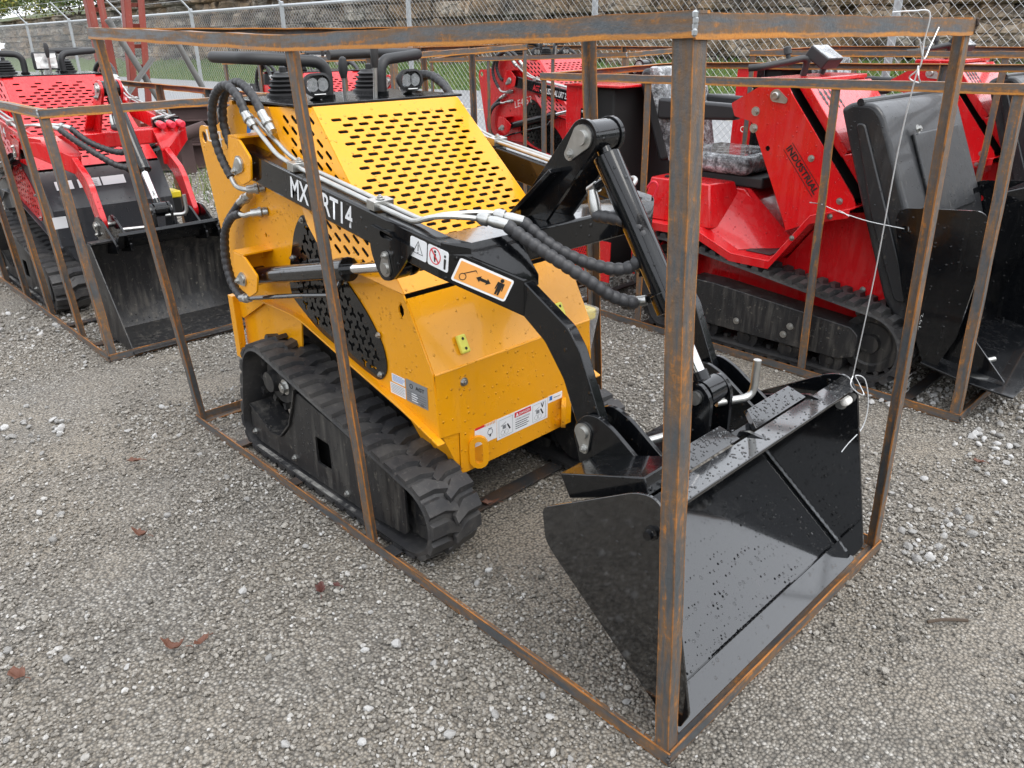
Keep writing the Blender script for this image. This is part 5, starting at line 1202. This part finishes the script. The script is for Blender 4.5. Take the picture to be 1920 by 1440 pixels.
# shrubs on top of the cutting
b = NB('shrub_leaf'); at = b.n('ShaderNodeAttribute', attribute_name='tone').outputs['Fac']
M['leaf'] = b.out(b.ramp(at, [(0, (.030, .055, .012)), (.5, (.075, .115, .022)), (.85, (.16, .17, .035)), (1, (.33, .28, .04))]), .6, 0, Subsurface_Weight=0.0)
b = NB('shrub_stem'); M['stem'] = b.out((.07, .05, .035), .9)
def shrub(label, loc, rx, rz, seed, n=1500, warm=.0, leaf=.11):
    t = thing('shrub', loc, label, 'shrub', 'shrubs on top of the rock face'); rnd = random.Random(seed); o0 = Vector(loc)
    lobes = [(Vector((rnd.gauss(0, .45)*rx, rnd.gauss(0, .45)*rx, rz*rnd.uniform(.35, .85))), rnd.uniform(.32, .6)) for _ in range(9)]
    vs = []; fs = []; tn = []
    for _ in range(n):
        c, s = rnd.choice(lobes); d = Vector((rnd.gauss(0, 1), rnd.gauss(0, 1), rnd.gauss(0, 1))).normalized(); r = s*(.55+.5*rnd.random())
        p = o0+c+Vector((d.x*r*rx, d.y*r*rx, d.z*r*rz*.7)); 
        if p.z < o0.z: p.z = o0.z+rnd.random()*.2
        a = Vector((rnd.gauss(0, 1), rnd.gauss(0, 1), rnd.gauss(0, .6))).normalized()*leaf*rnd.uniform(.6, 1.3); q = a.cross(d).normalized()*leaf*.5 if a.cross(d).length > .001 else Vector((0, 0, leaf*.4))
        k = len(vs); vs += [p-a, p+q, p+a, p-q]; fs.append((k, k+1, k+2, k+3)); tt = min(1, max(0, rnd.gauss(.42+warm, .22))); tn += [tt]*4
    me = bpy.data.meshes.new('foliage'); me.from_pydata([v-OFF[0] for v in vs], [], fs); A = me.attributes.new('tone', 'FLOAT', 'POINT'); A.data.foreach_set('value', tn)
    finish(me, 'foliage', M['leaf'], t, 0)
    sm = MB()
    for c, s in lobes[:5]: MB().tube(smooth_path([o0, o0+c*.5+V(rnd.uniform(-.1, .1), 0, 0), o0+c], 3), [.06-.006*k for k in range(7)], 6).build('stem', M['stem'], t)
    return t
SH = [('yellow-green bushy shrub at the far left on the rock top', -92, 1.6, .30), ('tall pale shrub second from left on the rock top', -80, 2.0, .25), ('dense dark green shrub above the first fence post', -72, 2.2, -.06), ('wide olive shrub with yellow tips above the rock', -64, 2.0, .22),
      ('dark rounded shrub left of the red steel columns', -57, 1.9, -.10), ('sprawling green shrub behind the left red column', -51, 1.8, .05), ('small yellowing shrub between the red columns', -46, 1.3, .32), ('low green shrub just right of the red columns', -41.5, 1.1, .10)]
for k, (lb, x, r, wm) in enumerate(SH):
    i = 0
    tt = None
    for j in range(400):
        p = along(wall_e, j/399)
        if p.x >= x: break
    shrub(lb, (p.x, p.y+.2+.5*(k % 3), slope(p.x, p.y)+.45+3.0+.3*(x > -55)), r*1.6, r*1.6, 40+k, 2400, wm, .13)
for k, (lb, x) in enumerate((('big leafy shrub behind the others at the far left', -100), ('tall olive shrub at the back of the rock top', -84), ('dark shrub filling the gap behind the fence arms', -68), ('high green shrub at the back near the columns', -54))):
    for j in range(400):
        p = along(wall_e, j/399)
        if p.x >= x: break
    shrub(lb, (p.x, p.y+3.0, slope(p.x, p.y)+4.2), 3.6, 3.2, 80+k, 2600, .05+.1*(k % 2), .17)
# small tufts rooted in the face
for lb, x, z in (('yellow-green tuft growing on the rock face behind the fence', -14.6, 3.1),):
    for j in range(400):
        p = along(wall_e, j/399)
        if p.x >= x: break
    shrub(lb, (p.x-.2, p.y-.5, z), .5, .5, 99, 260, .42, .06)

# chain-link fence
fd = Vector((math.cos(R(1.29)), math.sin(R(1.29)), 0)); f0 = Vector((-23.43, 5.33, 0)); sp = 3.05; FH = 2.02
t = thing('chain_link_fence', (-10, 5.6, 0), 'galvanised chain-link fence with barbed-wire arms along the road', 'fence')
def fp(k, z): q = f0+fd*(sp*k); return Vector((q.x, q.y, z+slope(q.x, q.y)))
K0, K1 = -9, 9
for k in range(K0, K1+1):
    po = MB().cyl(fp(k, -.02), fp(k, FH+.01), .032, 12).build('post', M['galv'], t)
    a = fp(k, FH+.01); MB().cyl(a, a+Vector((-.05, -.30, .36)), .017, 8).build('barb_arm', M['galv'], po)
    MB().lathe(a-V(0, 0, .02), (0, 0, 1), [(0, .037), (.04, .037), (.05, .02)], 12).build('post_cap', M['galv'], po)
for k in range(K0, K1): MB().cyl(fp(k, FH-.02), fp(k+1, FH-.02), .021, 8, caps=False).build('top_rail', M['galv'], t)
for j in range(3):
    pts = []
    for k in range(K0, K1+1): a = fp(k, FH+.01); pts.append(a+Vector((-.05, -.30, .36))*(.42+.27*j))
    MB().tube(pts, .0028, 5).build('barbed_wire', M['galv'], t)
wm = MB(); dmd = .074; H = FH-.06; y_off = Vector((fd.y, -fd.x, 0))*.036; Ltot = sp*(K1-K0); n = int(Ltot/dmd); wr = .0017
zz = MB()
def wire(a, q):
    d = (q-a).normalized(); s = Vector((0, -1, 0))*wr; u = d.cross(s).normalized()*wr; o = len(wm.v)
    wm.add([a+s, a-u*.9-s*.5, a+u*.9-s*.5, q+s, q-u*.9-s*.5, q+u*.9-s*.5], [(0, 1, 4, 3), (1, 2, 5, 4), (2, 0, 3, 5)])
for i in range(-int(H/dmd)-1, n+1):
    for sg in (1, -1):
        s0 = i*dmd if sg > 0 else (i*dmd+H); s1 = s0+sg*H
        lo, hi = 0.0, 1.0
        for e in (0.0, Ltot):
            pass
        sa, sb = s0, s1; za, zb = .03, .03+H
        def clip(s): return max(0, min(Ltot, s))
        ta = (clip(sa)-sa)/(sb-sa); tb = (clip(sb)-sa)/(sb-sa)
        if tb <= ta: continue
        m_ = max(1, int((tb-ta)*2))
        P = []
        for q in range(m_+1):
            tq = ta+(tb-ta)*q/m_; s = sa+(sb-sa)*tq; z = za+(zb-za)*tq; pt = f0+fd*(sp*K0+s); P.append(Vector((pt.x, pt.y, z+slope(pt.x, pt.y)))+y_off)
        for a, q in zip(P, P[1:]): wire(a, q)
o = wm.build('wire_mesh', M['wiremesh'], t, 0, fix=False); o['kind'] = 'stuff'

# ------------------------------------------------------------------ steel stock behind the left crate
def ladder(label, x, y, wd, h, lean, n):
    t = thing('steel_column', (x, y, 0), label, 'column', 'red-oxide laced steel columns')
    for s in (-1, 1):
        a = Vector((x, y+s*wd/2, 0)); q = a+Vector((lean[0], lean[1], h)); d = (q-a).normalized()
        c = MB(); c.obox((a+q)/2, d*(a-q).length/2, (.05, 0, 0), (0, .012, 0)); c.obox((a+q)/2+V(.05, -s*.03, 0), d*(a-q).length/2, (.006, 0, 0), (0, .035, 0)); c.build('channel', M['red_flat'], t)
    for k in range(n):
        f = (k+.6)/n; p = Vector((x, y, 0))+Vector((lean[0], lean[1], h))*f
        MB().obox(p, (.045, 0, 0), (0, wd/2-.015, 0), (.012, 0, .022)).build('rung', M['red_flat'], t)
    return t
ladder('left one of two red-oxide laced steel columns', -9.5, 2.30, .165, 3.2, (0, 0, 0), 15)
ladder('right one of two red-oxide laced steel columns', -9.62, 2.555, .21, 3.3, (0, .37, 0), 15)
def ibeam(label, a, q, w, h, mat=None):
    a, q = Vector(a), Vector(q); t = thing('steel_beam', a, label, 'beam', 'brown primed steel beams'); d = (q-a).normalized(); s = Vector((0, 0, 1)).cross(d).normalized(); u = d.cross(s); L = (q-a).length/2; c = (a+q)/2
    for k in (0, 1): MB().obox(c+u*(h*(k-.5)), d*L, s*w/2, u*.008).build('flange', mat or M['brown'], t, bevel=.002)
    MB().obox(c, d*L, s*.006, u*(h/2-.008)).build('web', mat or M['brown'], t)
    return t
ibeam('brown steel beam lying lowest behind the left crate', (-9.75, 2.70, .16), (-9.0, 4.6, .16), .22, .28)
ibeam('brown steel beam stacked on the lowest one behind the left crate', (-9.85, 2.86, .45), (-9.1, 4.7, .45), .20, .26)
ibeam('short brown beam on top of the beam stack', (-9.75, 2.80, .67), (-9.35, 3.75, .67), .16, .16)
t = thing('steel_pipe', (-9.2, 2.9, .4), 'dark brown steel pipe resting across the beams', 'pipe'); MB().tube([(-9.25, 2.80, .42), (-8.95, 3.10, .56)], .075, 18).build('pipe_wall', M['brown'], t)
for lb, a, q in (('grey galvanised pole leaning by the right red column', (-9.3, 2.95, .45), (-9.3, 2.36, 1.70)), ('grey galvanised pole leaning farther right behind the left crate', (-9.3, 3.55, .42), (-9.3, 3.05, 1.56))):
    t = thing('leaning_pole', a, lb, 'pole', 'leaning galvanised poles'); MB().tube([a, q], .036, 12).build('pole_shaft', M['wsteel'], t); MB().lathe(q, Vector(q)-Vector(a), [(0, .04), (.04, .04), (.045, .025)], 12).build('pole_cap', M['wsteel'], t)
    MB().box((a[0]-.08, a[1]-.08, 0), (a[0]+.08, a[1]+.08, a[2]+.02)).build('pole_footing', M['brown'], t)
t = thing('steel_brace', (-9.2, 2.4, 0), 'grey steel angle leaning across the right red column', 'brace'); bar('angle', (-9.25, 1.75, .28), (-9.25, 2.76, 1.32), (0, 0, 1), (1, 0, 0), t, .045, .006, M['wsteel'])

# unseen ring of foliage, added to darken the horizon mirrored in black paint
rnd = random.Random(17); vs = []; fs = []; tn = []
for _ in range(26000):
    a = R(rnd.uniform(-150, 62)); rr = rnd.uniform(30, 37); top = 6.5+2.2*noise.noise(Vector((a*5, 0, 0)))+1.6*noise.noise(Vector((a*17, 3, 0)))
    z = top*rnd.random()**.7; p = Vector((rr*math.cos(a), rr*math.sin(a), z)); L_ = rnd.uniform(.25, .5)
    u = Vector((rnd.gauss(0, 1), rnd.gauss(0, 1), rnd.gauss(0, 1))).normalized()*L_; w = Vector((rnd.gauss(0, 1), rnd.gauss(0, 1), rnd.gauss(0, 1))).cross(u).normalized()*L_*.7
    k = len(vs); vs += [p-u, p+w, p+u, p-w]; fs.append((k, k+1, k+2, k+3)); tt = min(1, max(0, rnd.gauss(.3, .2))); tn += [tt]*4
me = bpy.data.meshes.new('unseen_wood'); me.from_pydata(vs, [], fs); A = me.attributes.new('tone', 'FLOAT', 'POINT'); A.data.foreach_set('value', tn)
OFF[0] = V(0, 0, 0); tag(finish(me, 'unseen_wood', M['leaf'], None, 0), 'unseen wood added round the yard to darken horizon reflections', 'wood', None, 'stuff')

# ------------------------------------------------------------------ loose stone, leaves, wire
def patchy(x, y, rnd): return rnd.random() < .50+1.1*noise.noise(Vector((x*1.1, y*1.1, 2)))+.5*noise.noise(Vector((x*4, y*4, 5)))
near_poly = [(1.2, -1.6), (1.2, 2.6), (-1.0, 2.9), (-3.2, 2.3), (-4.0, 0.6), (-4.0, -1.0), (-1.5, -1.8)]
near_poly = [(.95, -1.25), (1.3, 1.2), (.9, 3.0), (-1.2, 2.9), (-3.0, 2.2), (-4.2, 1.0), (-4.2, -.6), (-2.0, -1.25)]
scatter('fine_gravel', 'fine grey gravel covering the yard', near_poly, SRC_S, 8200, .0032, .0095, 1, .001, patchy, 1.6)
scatter('coarse_gravel', 'coarser grey stones strewn over the fine gravel', near_poly, SRC_S, 330, .008, .016, 2, .003, patchy, 2.4)
scatter('pale_gravel', 'pale limestone chips scattered among the gravel', near_poly, SRC_P, 95, .005, .018, 3, .004, patchy, 2.2)
far_poly = [(.9, 3.0), (-1.2, 2.9), (-3.0, 2.2), (-4.2, 1.0), (-4.2, -.6), (-6.5, -1.0), (-9.5, .4), (-9.5, 3.6), (-5.5, 5.4), (1.5, 5.4)]
scatter('far_gravel', 'grey gravel between the rear crates', far_poly, SRC_S, 1500, .007, .019, 4, .001, patchy, 2.0)
scatter('far_pale_gravel', 'pale limestone chips between the rear crates', far_poly, SRC_P, 130, .009, .028, 5, .004, patchy, 2.0)
# heaps of pale chips that show in the photograph
def heap(name, label, cx, cy, r, n, seed, s0=.008, s1=.022):
    rnd = random.Random(seed); k = 10; poly = [(cx+r[0]*math.cos(2*math.pi*i/k), cy+r[1]*math.sin(2*math.pi*i/k)) for i in range(k)]
    scatter(name, label, poly, SRC_P, n, s0, s1, seed, .004, None, 1.5)
heap('pale_chips', 'cluster of pale chips left of the big crate', -3.05, -.55, (.28, .16), 330, 21)
heap('pale_chips', 'cluster of pale chips beside the crate corner by the bucket', .10, 1.42, (.10, .24), 500, 22)
heap('pale_chips', 'band of white chips under the dumper crate', -.55, 2.55, (.35, .28), 420, 23)
heap('pale_chips', 'white chips outside the dumper crate corner', .15, 2.5, (.3, .55), 300, 24)

b = NB('dry_leaf'); n1 = b.noise(40, 4); n2 = b.noise(9, 3)
M['dryleaf'] = b.out(b.mix(n1, (.085, .032, .020), (.17, .075, .045)), .7, 0, b.bump(n1, .004, .6))
b = NB('dark_leaf'); M['darkleaf'] = b.out(b.mix(b.noise(30, 3), (.045, .012, .010), (.10, .03, .02)), .6)
def leaf(label, x, y, L, rot, curl, mat, seed, w=.42):
    """a curled dry leaf with midrib, lobed edge and stalk"""
    rnd = random.Random(seed); t = thing('dry_leaf', (x, y, .012), label, 'leaf', 'dry leaves on the gravel'); vs = []; fs = []; n = 9
    ca, sa = math.cos(rot), math.sin(rot)
    for i in range(n+1):
        s = i/n; wd = w*L*math.sin(math.pi*min(1, s*1.05+.02))**.8*(1+.25*math.sin(i*2.4+seed)); z0 = curl*L*(s-.5)**2*1.6
        for j in range(-2, 3):
            yy = wd*j/2*.5; z = z0+abs(j)/2*wd*.45*(1+.4*math.sin(i*1.3+j+seed))+.002; xx = (s-.5)*L
            vs.append((x+xx*ca-yy*sa-OFF[0].x, y+xx*sa+yy*ca-OFF[0].y, .010+z-OFF[0].z))
    for i in range(n):
        for j in range(4): a = i*5+j; fs.append((a, a+5, a+6, a+1))
    me = bpy.data.meshes.new('blade'); me.from_pydata(vs, [], fs); o = finish(me, 'blade', M[mat], t, 60, solid=.0012)
    MB().tube([(x+ca*L*.45, y+sa*L*.45, .018), (x+ca*L*.62, y+sa*L*.62+.004, .016), (x+ca*L*.72, y+sa*L*.72, .012)], .0014, 5).build('stalk', M[mat], t)
LV = [('curled brown leaf at left centre of the gravel', -1.801, -.52, .062, .6, 1.2, 'dryleaf', 1), ('flat brown leaf near the left edge above the others', -2.337, -.339, .06, 1.0, .4, 'dryleaf', 2),
      ('crumpled brown leaf at lower left', -1.185, -.665, .065, .9, 1.6, 'dryleaf', 3), ('torn brown leaf half beside the crumpled one', -1.155, -.600, .055, 1.9, .8, 'dryleaf', 4), ('brown leaf at the lower left edge', -1.376, -1.007, .055, .5, .6, 'dryleaf', 5, .7),
      ('dark red leaf in front of the crate rail', -1.112, -.243, .050, -.6, .9, 'darkleaf', 6, .6), ('small dark leaf fragment right of the dark red one', -1.10, -.194, .028, .3, .5, 'darkleaf', 7, .6),
      ('brown leaf behind the front of the track', -1.10, .455, .07, 1.1, .8, 'dryleaf', 8), ('small brown leaf near the right edge', .042, 2.035, .05, .5, .6, 'dryleaf', 9)]
for a in LV: leaf(*a)
t = thing('twig', (.30, .95, .01), 'thin dark twig on the gravel in front of the bucket', 'twig'); MB().tube(smooth_path([(.245, .93, .012), (.27, .965, .014), (.30, 1.0, .011), (.325, 1.02, .012)], 4), .005, 6).build('stick', M['stem'], t)

def wirepath(label, pts, r=.0016, loops=()):
    t = thing('tie_wire', pts[0], label, 'wire', 'steel tie wires'); MB().tube(smooth_path(pts, 8), r, 7).build('strand', M['wire'], t)
    for lp in loops: MB().tube(smooth_path(lp, 8), r, 7).build('twist', M['wire'], t)
wt = Vector((-.02, .760, 1.602)); wb = Vector((-.118, 1.000, .655))
wirepath('long white tie wire from the crate top down to the bucket', [wt+V(0, .015, -.10), wt.lerp(wb, .3)+V(.0, 0, 0), wt.lerp(wb, .65)+V(.004, 0, 0), wb],
         loops=([wt+V(-.055, -.04, .008), wt+V(-.02, -.02, .010), wt+V(.008, .0, .006), wt+V(.006, .005, -.05), wt+V(.006, .01, -.10), wt+V(-.02, .03, -.125), wt+V(.004, .03, -.135), wt+V(.01, .0, -.12), wt+V(0, .015, -.10)],
                [wt+V(.008, -.03, -.045), wt+V(.01, .01, -.085), wt+V(.008, .04, -.06), wt+V(.006, .075, -.022)],
                [wb, wb+V(.006, -.02, -.02), wb+V(.02, .0, -.045), wb+V(.03, .03, -.06), wb+V(.01, .03, -.03), wb+V(0, .02, -.005), wb+V(.02, .045, -.02), wb+V(.04, .05, -.09), wb+V(.045, .03, -.16), wb+V(.03, -.02, -.205), wb+V(.025, -.045, -.225)]))
wirepath('twisted tie wire from a crate post to the dumper shovel', [(-.925, 2.40, .845), (-.86, 2.41, .825), (-.80, 2.42, .810), (-.70, 2.44, .79), (-.56, 2.468, .776)], .0020,
         loops=([(-.96, 2.362, .852), (-.925, 2.40, .845), (-.90, 2.362, .852)], [(-.84, 2.41, .826), (-.815, 2.40, .822), (-.79, 2.412, .806)]))
def boulder(label, x, y, r, seed):
    t = make_stone('boulder', seed, 3, .72); t.materials.append(M['stone_pale']); o = bpy.data.objects.new('boulder', t); link(o); o.location = (x, y, slope(x, y)+r*.45); o.scale = (r*1.2, r, r); o.rotation_euler.z = seed
    return tag(o, label, 'boulder', 'pale boulders at the left')
for k, (lb, x, y, r) in enumerate((('largest pale boulder behind the left loader', -15.2, 2.6, .62), ('pale boulder left of the largest one', -15.8, 1.6, .5), ('flat pale boulder in front of the heap', -14.0, 2.3, .40), ('small pale boulder on the right of the heap', -14.6, 3.5, .36))): boulder(lb, x, y, r, 300+k)
# dry weeds by the beams
rnd = random.Random(5); vs = []; fs = []; tn = []
for _ in range(500):
    x = rnd.gauss(-7.6, .5); y = rnd.gauss(2.9, .35); a = rnd.uniform(0, 6.28); d = Vector((math.cos(a), math.sin(a), 0))*.006; k = len(vs); q = Vector((x, y, 0)); l = Vector((rnd.gauss(0, .06), rnd.gauss(0, .06), rnd.uniform(.08, .28)))
    vs += [q-d, q+d, q+l]; fs.append((k, k+1, k+2)); tt = rnd.uniform(.5, 1); tn += [tt]*3
me = bpy.data.meshes.new('weeds'); me.from_pydata(vs, [], fs); A = me.attributes.new('tone', 'FLOAT', 'POINT'); A.data.foreach_set('value', tn)
OFF[0] = V(0, 0, 0); tag(finish(me, 'weeds', M['grass'], None, 0), 'dry yellowish weeds growing beside the steel beams', 'weeds', None, 'stuff')
